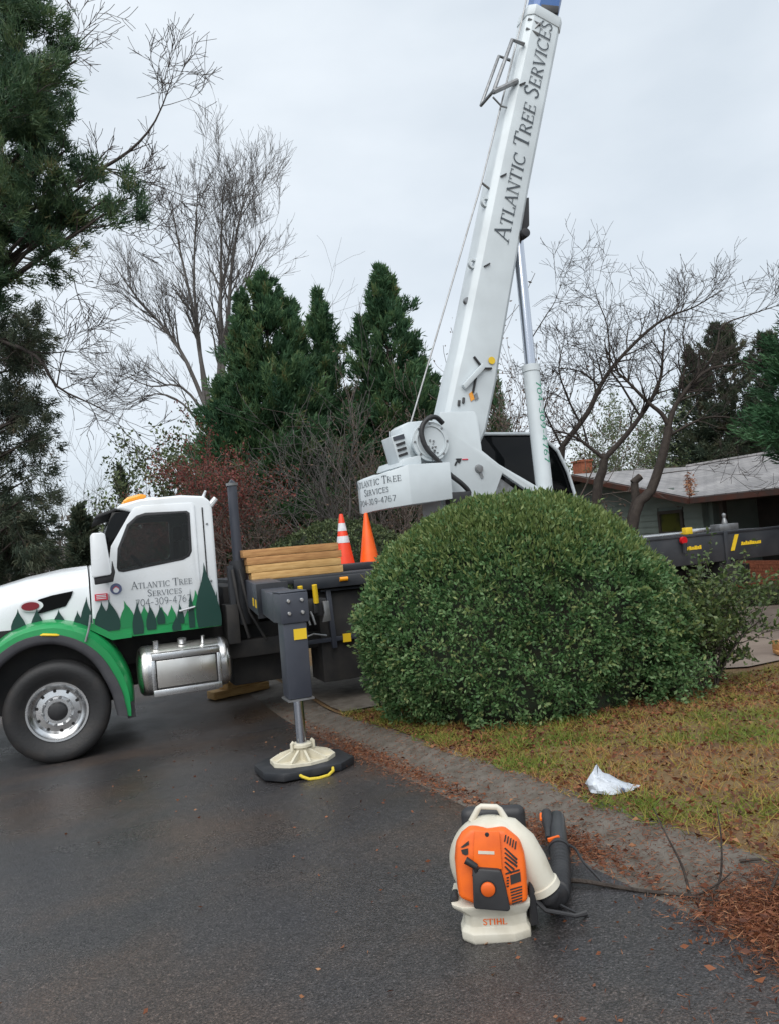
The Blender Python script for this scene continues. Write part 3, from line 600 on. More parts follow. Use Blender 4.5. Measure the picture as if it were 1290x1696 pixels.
MB().tube([(OX, OY, -0.06), (OX, OY, 0.38)], 0.042, 20).build('outrigger_rod', M_chrome, leg)
PADZ = road_z(OX, OY); FZ = PADZ + 0.075
fl = MB(); oc = [(math.cos(2 * PI * (i + .5) / 10) * 0.265, math.sin(2 * PI * (i + .5) / 10) * 0.24) for i in range(10)]
fl.loft([[(OX + x, OY + y, FZ) for x, y in oc], [(OX + x, OY + y, FZ + 0.03) for x, y in oc], [(OX + x * .93, OY + y * .93, FZ + 0.032) for x, y in oc], [(OX + x * .9, OY + y * .9, FZ + 0.02) for x, y in oc]])
for i in range(10):
    x, y = oc[i]; c = Vector((OX, OY, 0)); e = Vector((x, y, 0)); t_ = Vector((-y, x, 0)).normalized() * 0.009
    q = [c + e * .25 + Vector((0, 0, FZ + 0.10)), c + e * .92 + Vector((0, 0, FZ + 0.04)), c + e * .92 + Vector((0, 0, FZ + 0.018)), c + e * .2 + Vector((0, 0, FZ + 0.018))]
    fl.add([p + t_ for p in q] + [p - t_ for p in q], [(0, 1, 2, 3), (7, 6, 5, 4), (0, 4, 5, 1), (1, 5, 6, 2), (2, 6, 7, 3), (3, 7, 4, 0)])
fl.lathe([(0.065, 0.0), (0.062, 0.085), (0.085, 0.095), (0.085, 0.115), (0.06, 0.12)], (OX, OY, FZ + 0.018), (0, 0, 1), 20)
flo = fl.build('outrigger_float', M_float, truck, smooth=25)
for dx in (-0.09, 0.09): MB().tube([(OX + dx, OY - 0.03, FZ + 0.09), (OX + dx, OY - 0.03, FZ + 0.145), (OX + dx * .8, OY - 0.03, FZ + 0.16)], 0.014, 8).build('float_pin', M_float, flo)

# rear end of the deck
rd = MB(); rd.box(7.3, 9.98, 8.76, 11.24, 0.86, 1.285); rear = rd.build('rear_box', M_black, truck, bevel=0.015)
rr = MB(); rr.box(8.78, 8.86, 8.735, 8.77, 0.80, 1.30); rr.box(9.94, 10.02, 8.735, 8.8, 0.82, 1.30); rr.box(7.3, 9.98, 8.745, 8.77, 1.262, 1.298); rr.build('rear_rib', M_black, rear, bevel=0.004)
MB().tube([(8.0, 8.74, 1.225), (8.0, 8.70, 1.225)], 0.055, 16).build('red_light', M_redlens, rear)
MB().tube([(8.0, 8.70, 1.19), (8.0, 8.715, 1.05)], 0.03, 8).build('light_bracket', M_black, rear)
yl = MB(); yl.prism([(8.90, 1.0), (8.97, 1.0), (9.08, 1.235), (9.01, 1.235)], 'y', 8.752, 8.762); yl.build('yellow_stripe', M_yellow, rear)
yl = MB()
rg = random.Random(4)
for x0, x1, z0 in ((8.06, 8.34, 1.085), (9.12, 9.5, 1.075)):
    x = x0
    while x < x1:
        w = rg.uniform(0.018, 0.04); yl.box(x, x + w, 8.754, 8.762, z0 - rg.uniform(0, .012), z0 + rg.uniform(0.028, 0.05)); x += w + 0.008
    yl.box(x0 - 0.01, x1, 8.755, 8.762, z0 - 0.008, z0 + 0.004); yl.build('yellow_label', M_yellow, rear); yl = MB()
to = MB(); to.box(7.45, 8.7, 8.9, 9.3, 1.30, 1.335); to.box(8.30, 8.66, 8.86, 9.0, 1.30, 1.37); to.build('deck_plate', M_alu, rear, bevel=0.006)
MB().box(8.17, 8.30, 8.84, 8.92, 1.30, 1.40).build('yellow_box', M_yellow, rear, bevel=0.008)
kn = MB(); kn.box(8.88, 9.25, 8.9, 9.1, 1.298, 1.40); kn.lathe([(0.05, 0), (0.035, 0.05), (0.02, 0.09), (0.03, 0.12), (0.03, 0.15), (0, 0.17)], (9.06, 8.98, 1.40), (0, 0, 1), 14); kn.build('deck_winch', M_steel, rear, bevel=0.006)
ru = MB(); ru.box(8.7, 9.1, 8.5 + 0.3, 11.2, 0.5, 0.85); ru.build('rear_outrigger_housing', M_under, rear)
for s in (-1, 1): MB().box(9.97, 10.0, CYL + s * 0.9 - 0.12, CYL + s * 0.9 + 0.12, 0.95, 1.10).build('tail_light', M_redlens, rear)

# ------------------------------------------------------------------ the crane on the truck
tur = MB().lathe([(0.62, 0.0), (0.62, 0.12), (0.55, 0.14), (0.55, 0.34), (0.66, 0.36), (0.66, 0.52)], (5.2, CYL, 1.25), (0, 0, 1), 36).build('turntable', M_crane, truck, smooth=30)
cwp = [(4.72, 9.36), (4.10, 9.36), (3.86, 9.50), (3.70, 9.74), (3.64, 10.0), (3.70, 10.26), (3.86, 10.5), (4.10, 10.64), (4.72, 10.64)]
def cwz(i): return {0: 2.07, 1: 2.03, 2: 2.01, 3: 1.99, 4: 1.97, 5: 1.99, 6: 2.01, 7: 2.03, 8: 2.07}[i]
cw = MB(); n_ = len(cwp)
top = [(x, y, 2.57 - max(0, 4.1 - x) * 0.30) for x, y in cwp]; bot = [(x, y, cwz(i)) for i, (x, y) in enumerate(cwp)]
cw.loft([bot, top]); counter = cw.build('counterweight', M_crane, truck, bevel=0.012)
def on_line(a, b, t): return Vector((a[0] + (b[0] - a[0]) * t, a[1] + (b[1] - a[1]) * t, 0))
# lettering wraps round the tail: the part seen from the street side
def wrap_text(mb, txt, s0, z, h, w, caps):
    path = [(3.64, 10.0), (3.70, 9.74), (3.86, 9.50), (4.10, 9.36), (4.72, 9.36)]
    seglen = [math.hypot(b[0] - a[0], b[1] - a[1]) for a, b in zip(path, path[1:])]
    sx = w / text_width(txt, caps); x = 0
    for i, ch in enumerate(txt):
        sc = caps if i == 0 or txt[i - 1] == ' ' else 1.0
        s = s0 + x * sx; k = 0; r = s
        while k < 3 and r > seglen[k]: r -= seglen[k]; k += 1
        a, b = path[k], path[k + 1]; d = Vector((b[0] - a[0], b[1] - a[1], 0)).normalized(); nrm = Vector((d.y, -d.x, 0))
        p = Vector((a[0], a[1], 0)) + d * r + nrm * 0.006; p.z = z + 0.035 * min(1.0, s / 0.7)
        lettering(mb, ch, p, d, UP, h * sc, width=(GLY[ch][0] + 0.06) * sx * sc, weight=0.9)
        x += GLY[ch][0] * sc + 0.06
tx = MB()
wrap_text(tx, 'ATLANTIC TREE', -0.10, 2.325, 0.078, 0.83, 1.3); tx.build('lettering', M_print, counter); tx = MB()
wrap_text(tx, 'SERVICES', 0.10, 2.20, 0.072, 0.46, 1.3); tx.build('lettering', M_print, counter); tx = MB()
wrap_text(tx, '704-309-4767', -0.02, 2.07, 0.08, 0.66, 1.0)
tx.build('lettering', M_print, counter)
# slew frame side plates
PL = [(4.74, 3.10), (4.70, 2.95), (4.70, 2.56), (4.72, 2.05), (4.95, 1.72), (5.35, 1.72), (5.50, 2.10), (5.66, 2.40), (6.18, 2.04), (6.30, 1.90), (6.50, 1.90), (6.50, 2.02), (5.62, 2.53), (5.36, 2.74), (5.34, 3.2), (5.30, 3.30), (4.75, 3.30)]
fr = MB(); fr.prism(PL, 'y', 9.60, 9.68); fr.prism(PL, 'y', 10.32, 10.40); fr.box(4.68, 5.1, 9.68, 10.32, 1.74, 2.6)
frame = fr.build('slew_frame', M_crane, truck, bevel=0.012)
pv = MB().lathe([(0.0, 0.05), (0.05, 0.045), (0.065, 0.0)], (5.28, 9.60, 2.48), (0, -1, 0), 18); pv.build('frame_pin', M_steel, frame)
dbx = MB(); dbx.prism([(5.45, 1.75), (5.64, 2.36), (6.10, 2.02), (6.2, 1.8)], 'y', 9.70, 10.3); dbx.build('frame_interior', M_steel, frame)
hk = MB(); hk.prism([(4.93, 2.64), (5.02, 2.64), (5.0, 2.60), (4.98, 2.57), (4.95, 2.60)], 'y', 9.585, 9.598); hk.prism([(4.93, 2.60), (4.955, 2.60), (4.92, 2.54), (4.90, 2.55)], 'y', 9.585, 9.598); hk.build('frame_mark', M_darkplastic, frame)
MB().box(5.03, 5.12, 9.588, 9.599, 2.615, 2.63).build('red_tag', M_redsign, frame)
bk = MB(); bk.prism([(5.22, 2.50), (5.30, 2.46), (5.34, 2.36), (5.30, 2.34), (5.27, 2.42)], 'y', 9.582, 9.598); bk.build('frame_bracket', M_steel, frame)
# boom
BD = Vector((math.sin(math.radians(18.3)), 0, math.cos(math.radians(18.3)))); BN = Vector((-BD.z, 0, BD.x))   # along the boom; its upper face
B0 = Vector((5.02, CYL, 2.60))
def boom_ring(t, depth, width, ch, shift=0.0):
    c = B0 + BD * t + BN * shift; a, b = depth / 2, width / 2
    pts = [(-a, -b + ch), (-a, b - ch), (-a + ch * .9, b), (a - ch, b), (a, b - ch), (a, -b + ch), (a - ch, -b), (-a + ch * .9, -b)]
    return [c + BN * p + Vector((0, q, 0)) for p, q in pts]
def boom(t0, t1, depth, width, ch, d0=None): return MB().loft([boom_ring(t0, d0 or depth, width, ch), boom_ring(t1, depth, width, ch)])
bo = MB().loft([boom_ring(0.05, 0.50, 0.50, 0.05), boom_ring(0.6, 0.70, 0.50, 0.06, -0.03), boom_ring(1.35, 0.71, 0.48, 0.07, -0.04), boom_ring(1.65, 0.69, 0.46, 0.075, -0.04), boom_ring(4.5, 0.63, 0.455, 0.08, 0.015), boom_ring(7.36, 0.60, 0.45, 0.085, 0.015)])
boomo = bo.build('boom_base_section', M_crane, truck, bevel=0.006, smooth=25)
co = MB().loft([boom_ring(7.20, 0.625, 0.475, 0.088, 0.015), boom_ring(7.38, 0.625, 0.475, 0.088, 0.015)]); co.build('boom_collar', M_crane, boomo, bevel=0.008)
MB().loft([boom_ring(7.0, 0.46, 0.36, 0.07), boom_ring(11.5, 0.46, 0.36, 0.07)]).build('boom_second_section', M_blue, truck, smooth=25)
MB().loft([boom_ring(11.4, 0.38, 0.29, 0.05), boom_ring(15.5, 0.38, 0.29, 0.05)]).build('boom_third_section', M_crane, truck, smooth=25)
def bp(t, n, y): return B0 + BD * t + BN * n + Vector((0, CYL * 0 + y - CYL, 0))
bh = MB()
for s in (-0.14, 0.14): bh.lathe([(0.22, -0.03), (0.22, 0.03), (0.0, 0.03)], bp(15.6, 0.0, CYL + s), (0, 1, 0), 20)
bh.build('boom_head', M_darkplastic, truck)
YN = CYL - 0.226                                  # near side of the boom
words(boomo, M_print, 'ATLANTIC TREE SERVICES', bp(3.46, -0.11, YN - 0.012), BD, BN, 0.205, 3.74, caps=1.28, weight=0.82)
# things fixed to the boom
tp = MB(); tp.bar(bp(7.42, 0.12, YN + 0.12), bp(7.46, -0.16, YN + 0.02), 0.14, 0.12); tp.build('boom_roller', M_darkplastic, boomo, bevel=0.01)
tg = MB(); tg.box(0, 0.001, 0, 0.001, 0, 0.001); tg = MB()
for t in (6.95, 7.12):
    tg.tube([bp(t, 0.30, YN + 0.05), bp(t - 0.05, 0.10, YN - 0.02)], 0.02, 6)
tg.tube([bp(6.70, 0.30, YN + 0.08), bp(7.10, 0.12, YN - 0.02)], 0.014, 6)
tg.build('boom_tie', M_steel, boomo)
hp = MB(); hp.tube([bp(6.65, 0.29, YN + .02), bp(6.62, 0.50, YN + .02), bp(5.68, 0.62, YN + .02), bp(5.66, 0.60, YN + .02)], 0.03, 8); hp.tube([bp(6.65, 0.29, CYL + .2), bp(6.62, 0.50, CYL + .2), bp(5.68, 0.62, CYL + .2)], 0.025, 8); hp.tube([bp(5.66, 0.62, YN + .02), bp(6.02, 0.28, YN + .02)], 0.04, 8); hp.tube([bp(5.60, 0.60, YN + .05), bp(5.55, 0.42, YN + .08), bp(5.60, 0.28, YN + .1)], 0.014, 8); hp.tube([bp(5.68, 0.62, YN + .02), bp(5.68, 0.62, CYL + .2)], 0.025, 8)
hp.build('hose_guard', M_steel, boomo)
for t in (3.98, 2.98):
    lu = MB(); lu.lathe([(0.045, -0.03), (0.075, -0.03), (0.075, 0.03), (0.045, 0.03)], bp(t, 0.34, YN + 0.1), (0, 1, 0), 18, close=True); lu.build('lifting_lug', M_crane, boomo)
MB().tube([bp(4.2, 0.28, YN + 0.1), bp(4.25, 0.46, YN + 0.1)], 0.018, 6).build('rope_guide', M_steel, boomo)
for t in (2.4,): MB().lathe([(0.05, -0.03), (0.05, 0.03), (0, 0.03)], bp(t, 0.31, YN + 0.1), (0, 1, 0), 12).build('rope_roller', M_steel, boomo)
cl = MB()
for t, n in ((5.95, 0.235), (4.40, 0.235), (2.95, 0.2)): cl.bar(bp(t, n, YN - 0.012), bp(t + 0.08, n - 0.08, YN - 0.012), 0.025, 0.02)
cl.bar(bp(1.28, -0.02, YN - 0.035), bp(1.05, -0.02, YN - 0.035), 0.05, 0.02); cl.tube([bp(1.58, 0.07, YN - 0.02), bp(1.45, -0.10, YN - 0.04), bp(1.50, -0.24, YN - 0.03)], 0.018, 6)
cl.tube([bp(0.88, 0.16, YN - 0.03), bp(0.80, 0.15, YN - 0.03)], 0.02, 6); cl.tube([bp(0.94, 0.10, YN - 0.03), bp(0.86, 0.09, YN - 0.03)], 0.02, 6); cl.lathe([(0.03, 0.01), (0, 0.012)], bp(0.5, -0.2, YN - 0.03), (0, -1, 0), 10)
cl.build('boom_clamps', M_darkplastic, boomo)
gs = MB(); gs.prism([(-0.02, 0.0), (0.32, 0.30), (0.30, 0.38), (-0.06, 0.06)], 'y', -0.05, 0.0)
q = MB(); q.v = [Vector((5.26, YN - 0.03, 3.64)) + p for p in gs.v]; q.f = gs.f; q.build('boom_gusset', M_crane, boomo, bevel=0.004)
pt = MB().lathe([(0.055, 0), (0.055, 0.006), (0, 0.006)], bp(1.62, -0.22, YN - 0.02), (0, -1, 0), 16); pt.build('yellow_decal', M_yellow, boomo)
MB().prism([(5.33, 3.47), (5.39, 3.50), (5.37, 3.62), (5.31, 3.58)], 'y', YN - 0.033, YN - 0.026).build('orange_decal', M_amber, boomo)
MB().prism([(5.40, 3.48), (5.46, 3.51), (5.44, 3.60), (5.39, 3.56)], 'y', YN - 0.033, YN - 0.026).build('grey_decal', M_steel, boomo)
# lift cylinder
c0, c1, c2 = Vector((6.42, 9.72, 1.85)), Vector((6.46, 9.86, 4.02)), Vector((6.50, CYL - 0.05, 6.02))
cyl = MB().tube([c0, c1], 0.125, 24).build('lift_cylinder', M_crane, truck)
MB().lathe([(0.135, -0.1), (0.135, 0.0), (0.1, 0.01)], c1, c1 - c0, 24).build('cylinder_gland', M_crane, cyl)
MB().tube([c1, c2], 0.082, 24).build('lift_rod', M_chrome, cyl)
lk = MB(); lk.tube([c2 + Vector((0.02, -0.22, 0)), c2 + Vector((0.02, 0.26, 0))], 0.07, 14); lk.prism([(6.38, 6.05), (6.50, 6.0), (6.66, 6.18), (6.70, 6.62), (6.62, 6.60)], 'y', CYL - 0.16, CYL + 0.06); lk.build('rod_mount', M_darkplastic, boomo, bevel=0.01)
cd = (c1 - c0).normalized(); tx = MB(); nn_ = Vector((0.0, -1, 0.06)).normalized()
vv = Vector((0.35, -0.93, 0)).normalized()
lettering(tx, '704-309-4767', c0 + cd * 1.92 + Vector((-0.02, -0.1285, 0)), -cd, Vector((1, 0.10, 0)), 0.085, width=1.25, weight=1.1, serif=False)
tx.build('lettering', M_gprint, cyl)
# winch, cooler and hoses
wi = MB().lathe([(0.0, 0.0), (0.27, 0.0), (0.27, 0.04), (0.19, 0.05), (0.19, 0.4), (0.27, 0.41), (0.27, 0.45), (0, 0.45)], (4.53, 9.50, 2.88), (0, 1, 0), 32).build('winch_drum', M_crane, truck, smooth=30)
wh = MB(); wh.prism([(4.30, 2.58), (4.22, 2.70), (4.24, 3.14), (4.34, 3.20), (4.66, 3.22), (4.70, 2.58)], 'y', 9.78, 10.25); wh.build('winch_housing', M_crane, wi, bevel=0.02)
cg = MB().prism([(4.08, 2.62), (4.00, 2.98), (4.20, 3.03), (4.28, 2.66)], 'y', 9.62, 9.98).build('oil_cooler', M_crane, truck, bevel=0.012)
for k in range(3):
    MB().bar((4.085 - 0.012 * k, 9.612, 2.71 + 0.075 * k), (4.215 - 0.012 * k, 9.612, 2.745 + 0.075 * k), 0.035, 0.02, up=(0, 1, 0)).build('cooler_slot', M_darkplastic, cg)
MB().prism([(4.03, 2.92), (4.02, 2.97), (4.18, 3.01), (4.195, 2.95)], 'y', 9.606, 9.616).build('cooler_slot', M_slate, cg)
wp = MB(); wr2 = random.Random(9)
for _ in range(16):
    x, z = 4.46 + wr2.uniform(0, 0.16), 2.80 + wr2.uniform(-0.10, 0.12); wp.box(x, x + wr2.uniform(0.01, 0.035), 9.482, 9.504, z, z + wr2.uniform(0.008, 0.03))
wp.build('winch_fittings', M_steel, wi)
MB().lathe([(0.225, -0.004), (0.225, 0.012), (0.205, 0.012), (0.205, -0.004)], (4.53, 9.495, 2.88), (0, -1, 0), 30, close=True).build('drum_ring', M_crane, wi)
for k in range(8): MB().lathe([(0.016, -0.002), (0.016, 0.014), (0, 0.016)], (4.53 + 0.245 * math.cos(k * PI / 4), 9.50, 2.88 + 0.245 * math.sin(k * PI / 4)), (0, -1, 0), 6).build('bolt', M_steel, wi)
MB().prism([(4.05, 2.56), (4.10, 2.66), (4.36, 2.70), (4.36, 2.58)], 'y', 9.5, 10.4).build('cooler_base', M_crane, cg, bevel=0.01)
ho = MB().tube(spline([(4.72, 9.48, 3.12), (4.62, 9.46, 3.20), (4.50, 9.44, 3.19), (4.40, 9.44, 3.10), (4.37, 9.44, 2.96), (4.42, 9.43, 2.78), (4.56, 9.40, 2.60), (4.72, 9.42, 2.42), (4.90, 9.40, 2.26), (5.0, 9.42, 2.14), (4.96, 9.45, 2.04)], 5), 0.034, 12); ho.build('hydraulic_hose', M_darkplastic, truck)
MB().box(4.70, 5.0, 9.36, 9.58, 1.98, 2.16).build('hose_box', M_darkplastic, frame, bevel=0.01)
MB().tube([(4.42, CYL - 0.1, 3.18), bp(4.25, 0.47, YN + 0.1), bp(6.9, 0.36, YN + 0.15), bp(15.6, 0.24, CYL)], 0.013, 6).build('wire_rope', M_steel, truck)
# operator cab on the far side of the crane
cp = [(5.88, 1.7), (5.90, 3.05), (6.0, 3.12), (6.85, 3.10), (7.10, 3.02), (7.34, 2.80), (7.50, 2.45), (7.60, 2.05), (7.60, 1.7)]
oc_ = MB().prism(cp, 'y', 10.66, 11.36).build('operator_cab', M_glass, truck, bevel=0.02)
for y in (10.64, 11.38):
    rim = MB().tube([(x, y, z) for x, z in cp], 0.028, 8); rim.build('cab_rim', M_crane, oc_)
MB().prism([(5.98, 3.10), (6.8, 3.12), (6.8, 3.15), (6.0, 3.15)], 'y', 10.7, 11.3).build('cab_roof', M_darkplastic, oc_)
# ================================================================== THINGS ON AND AROUND THE TRUCK
# outrigger pad
pad = empty('outrigger_pad', (OX, OY, PADZ), 'black eight-sided outrigger pad with yellow rope handle lying on the asphalt', 'outrigger pad')
oct_ = [(-.36, -.18), (-.25, -.36), (.21, -.36), (.37, -.2), (.37, .2), (.22, .37), (-.22, .37), (-.36, .2)]
pb = MB(); pb.loft([[(OX + x, OY + y, road_z(OX, OY + y) + 0.008) for x, y in oct_], [(OX + x, OY + y, road_z(OX, OY + y) + 0.068) for x, y in oct_]]); pb.build('plate', M_pad, pad, bevel=0.008)
rp_ = MB().tube([(OX - .12, OY - .355, PADZ + .06), (OX - .11, OY - .39, PADZ + .055), (OX - .07, OY - .425, PADZ + .04), (OX, OY - .44, PADZ + .038), (OX + .08, OY - .43, PADZ + .042), (OX + .13, OY - .395, PADZ + .058), (OX + .14, OY - .355, PADZ + .07)], 0.012, 8); rp_.build('rope_handle', M_rope, pad)

# timbers on the deck
TL = [('bottom', 1.252, 1.83, 2.95, M_wood), ('second from bottom', 1.343, 1.80, 2.93, M_wood), ('second from top', 1.434, 1.79, 2.945, M_wood2), ('top', 1.525, 1.755, 2.91, M_wood2)]
rt = random.Random(3)
for nm, z0, x0, x1, mt in TL:
    mb = MB(); a = rt.uniform(-0.012, 0.012)
    mb.add([(x0, 8.93 + a, z0), (x1, 8.93 - a, z0), (x1, 9.12 - a, z0), (x0, 9.12 + a, z0), (x0, 8.93 + a, z0 + .087), (x1, 8.93 - a, z0 + .087), (x1, 9.12 - a, z0 + .087), (x0, 9.12 + a, z0 + .087)], [(0, 3, 2, 1), (4, 5, 6, 7), (0, 1, 5, 4), (1, 2, 6, 5), (2, 3, 7, 6), (3, 0, 4, 7)])
    o = mb.build('timber', mt, None, bevel=0.005, loc=(x0, 8.93, z0))
    tag(o, nm + ' yellow timber of the stack on the truck deck behind the cab', 'timber', 'timbers stacked on the truck deck')
# cones
def cone(x, y, z, h, mat_, label, bands):
    c = empty('traffic_cone', (x, y, z), label, 'traffic cone', 'traffic cones on the truck deck')
    r0, r1 = 0.135, 0.026
    bs = [(-.18, -.18), (.18, -.18), (.18, .18), (-.18, .18)]
    MB().prism([(x + a, y + b_) for a, b_ in bs], 'z', z, z + 0.035).build('base', mat_, c, bevel=0.012)
    MB().lathe([(r0 + .02, 0.035), (r0, 0.05), (r1, h - .01), (r1 * .8, h), (r1 * .55, h - 0.005), (0.0, h - 0.05)], (x, y, z), (0, 0, 1), 28).build('body', mat_, c, smooth=30)
    for a, b_ in bands:
        f_ = lambda t: r0 + (r1 - r0) * (t - .05) / (h - .06) + 0.0025
        MB().lathe([(f_(a), a), (f_(b_), b_)], (x, y, z), (0, 0, 1), 28).build('reflective_band', M_band, c)
    return c
cone(3.30, 9.9, 1.252, 0.74, M_cone2, 'orange traffic cone with two white bands standing beside the timber stack', [(0.35, 0.44), (0.51, 0.615)])
cone(3.655, 9.9, 1.252, 0.73, M_cone, 'plain orange traffic cone without bands under the crane counterweight', [])

# wooden blocks under and beside the truck
def block(name, c, size, rz, mat_, label, cat, group=None):
    mb = MB().box(-size[0] / 2, size[0] / 2, -size[1] / 2, size[1] / 2, 0, size[2]); o = mb.build(name, mat_, None, bevel=0.006)
    o.location = c; o.rotation_euler = (0, 0, rz); return tag(o, label, cat, group)
zz = lawn_z(2.6, 11.4)
block('timber_block', (1.93, 10.9, road_z(1.93, 10.9) + 0.005), (0.85, 0.22, 0.10), 0.3, M_wood, 'lowest yellow timber block on the ground beneath the truck behind the fuel tank', 'timber block', 'timber blocks under the truck')
block('timber_block', (2.05, 10.95, road_z(1.93, 10.9) + 0.11), (0.75, 0.22, 0.10), 0.42, M_wood, 'yellow timber block on top of another beneath the truck behind the fuel tank', 'timber block', 'timber blocks under the truck')
sh = MB().tube([(1.85, 10.75, road_z(1.9, 10.9) + .225), (2.0, 10.8, road_z(1.9, 10.9) + .25), (2.15, 10.95, road_z(1.9, 10.9) + .33), (2.2, 11.0, road_z(1.9, 10.9) + .34)], [0.02, 0.03, 0.03, 0.015], 8, squash=.6)
tag(sh.build('chain_bundle', M_steel), 'grey bundle lying on the timber blocks under the truck', 'chain')
block('timber_block', (7.75, 6.75, lawn_z(7.75, 6.75) + 0.022), (0.50, 0.26, 0.045), -0.5, M_wood2, 'lower reddish board lying on the driveway at the photo edge', 'board', 'boards on the driveway')
block('timber_block', (7.80, 6.85, lawn_z(7.8, 6.85) + 0.068), (0.45, 0.2, 0.11), -0.2, M_wood2, 'thick reddish timber lying on a board on the driveway', 'board', 'boards on the driveway')

# ------------------------------------------------------------------ backpack blower
BL = Vector((1.414, 2.752, road_z(1.39, 2.76))); BRZ = math.radians(-27)
blo = empty('backpack_blower', BL, 'orange and cream backpack leaf blower with black hose standing on the wet road', 'leaf blower', rz=BRZ, local=True)
KB = 0.000486
def bz(x, y, c):
    dx, up = (x - 515) * KB, (1205 - y) * KB; cr, sr = math.cos(ROLL), math.sin(ROLL)
    a = dx * cr + up * sr; u_ = up * cr - dx * sr
    return (a, c, u_ - (c + 0.10) * 0.48)
def bpoly(pts, c): return [bz(x, y, c) for x, y in pts]
def slab(pts, c0, c1, grow=1.0, n=None):
    """outline drawn on the front plane c0, carried straight back to c1"""
    f_ = [bz(x, y, c0 + 0.05 * (925 - y) / 590) for x, y in pts]; cx = sum(p[0] for p in f_) / len(f_); cz = sum(p[2] for p in f_) / len(f_)
    return MB().loft([f_, [(cx + (p[0] - cx) * grow, max(c1, p[1] + .004), cz + (p[2] - cz) * grow) for p in f_]])
# base tray
bs = MB(); foot = [(-0.150, -0.02), (-0.145, -0.08), (-0.10, -0.115), (0.07, -0.115), (0.135, -0.085), (0.14, -0.02), (0.13, 0.10), (-0.13, 0.10)]
foot2 = [(-0.125, -0.02), (-0.12, -0.065), (-0.09, -0.09), (0.06, -0.09), (0.115, -0.07), (0.12, -0.01), (0.115, 0.10), (-0.115, 0.10)]
bs.loft([[(x * .89, y * .96, 0.0) for x, y in foot], [(x * .93, y, 0.012) for x, y in foot], [(x * .93, y, 0.04) for x, y in foot], [(x, y, 0.055) for x, y in foot2], [(x, y, 0.095) for x, y in foot2], [(x * 1.24 - .012, y * 1.12 - .005, 0.125) for x, y in foot2], [(x * 1.27 - .014, y * 1.13 - .005, 0.14) for x, y in foot2], [(x * .9, y * .9, 0.145) for x, y in foot2]])
base = bs.build('base', M_cream, blo, bevel=0.004, smooth=45)
tx = MB(); lettering(tx, 'STIHL', (-0.052, -0.0925, 0.065), (1, 0, 0), UP, 0.022, width=0.092, weight=1.3, serif=False); tx.build('lettering', M_orange, base)
st_ = MB().prism([(0.125, 0.03), (0.16, 0.035), (0.155, 0.20), (0.135, 0.20)], 'y', -0.05, 0.05); st_.build('strap', M_darkplastic, blo, bevel=0.006); st_ = MB().prism([(-0.175, 0.13), (-0.14, 0.13), (-0.14, 0.165), (-0.16, 0.165)], 'y', -0.06, 0.0); st_.build('strap', M_darkplastic, blo, bevel=0.006)
# fan housing (volute) with outlet
hc = bz(468, 562, 0.0); HX, HZ = hc[0], hc[2]
hs_ = MB(); prof = [(0.0, -0.05), (0.10, -0.052), (0.145, -0.045), (0.163, -0.02), (0.168, 0.015), (0.163, 0.05), (0.145, 0.078), (0.10, 0.088), (0.0, 0.09)]
hs_.lathe([(r, h) for r, h in prof], (HX, 0, HZ), (0, 1, 0), 48); hous = hs_.build('fan_housing', M_cream, blo, smooth=50)
o1 = [bz(480, 320, 0.02), bz(600, 345, 0.02), bz(700, 430, 0.01), bz(780, 560, 0.0), bz(840, 680, 0.0), bz(893, 770, 0.0)]
MB().tube(o1, [0.062, 0.068, 0.066, 0.062, 0.058, 0.056], 26).build('outlet', M_cream, hous, smooth=50)
d_ = (Vector(o1[-1]) - Vector(o1[-2])).normalized()
MB().lathe([(0.056, -0.03), (0.064, -0.026), (0.064, 0.0), (0.05, 0.002)], o1[-1], d_, 28).build('outlet_ring', M_cream, hous)
hn = MB().tube([bz(300, 250, 0.02), bz(355, 140, 0.03), bz(378, 122, 0.03), bz(505, 122, 0.03), bz(530, 140, 0.03), bz(590, 240, 0.02)], [0.013, 0.0115, 0.011, 0.011, 0.0115, 0.013], 12); hn.build('carry_handle', M_cream, hous, smooth=60)
bk_ = MB().box(-0.11 + HX, 0.15 + HX, 0.095, 0.16, 0.10, HZ + 0.168); bk_.build('back_pad', M_darkplastic, blo, bevel=0.03, seg=3)
# engine cover
EC = [(465 + (x - 465) * .95, y) for x, y in [(172, 600), (180, 470), (225, 390), (290, 332), (345, 335), (430, 350), (520, 337), (570, 330), (690, 425), (725, 520), (740, 620), (755, 885), (600, 925), (330, 925), (200, 880)]]
ec = slab(EC, -0.125, -0.03, 1.06).build('engine_cover', M_orange, blo, bevel=0.016, seg=3, smooth=45)
slab([(330, 345), (525, 345), (545, 640), (320, 640)], -0.138, -0.12, 1.0).build('cover_panel', M_orange, ec, bevel=0.01, seg=3)
slab([(360, 503), (485, 503), (485, 527), (360, 527)], -0.1395, -0.1385).build('cover_badge', M_cream, ec)
MB().lathe([(0.009, 0), (0.007, 0.004), (0, 0.004)], bz(428, 372, -0.09), (0, -1, 0), 10).build('screw', M_darkplastic, ec)
sc_ = slab([(315, 655), (345, 645), (520, 650), (540, 665), (575, 800), (605, 945), (590, 965), (340, 955), (325, 940)], -0.155, -0.10).build('starter_cover', M_darkplastic, ec, bevel=0.008)
MB().lathe([(0.027, 0), (0.026, 0.010), (0.02, 0.014), (0, 0.015)], bz(435, 795, -0.145), (0, -1, 0), 24).build('starter_cap', M_orange, sc_)
MB().lathe([(0.031, 0), (0.031, 0.003), (0.027, 0.003)], bz(435, 795, -0.145), (0, -1, 0), 24).build('starter_ring', M_under, sc_)
kn = MB().tube([bz(262, 580, -0.122), bz(300, 602, -0.126), bz(345, 630, -0.126)], [0.014, 0.013, 0.012], 12); kn.tube([bz(345, 630, -0.126), bz(335, 700, -0.12)], 0.012, 10); kn.build('choke_lever', M_darkplastic, ec)
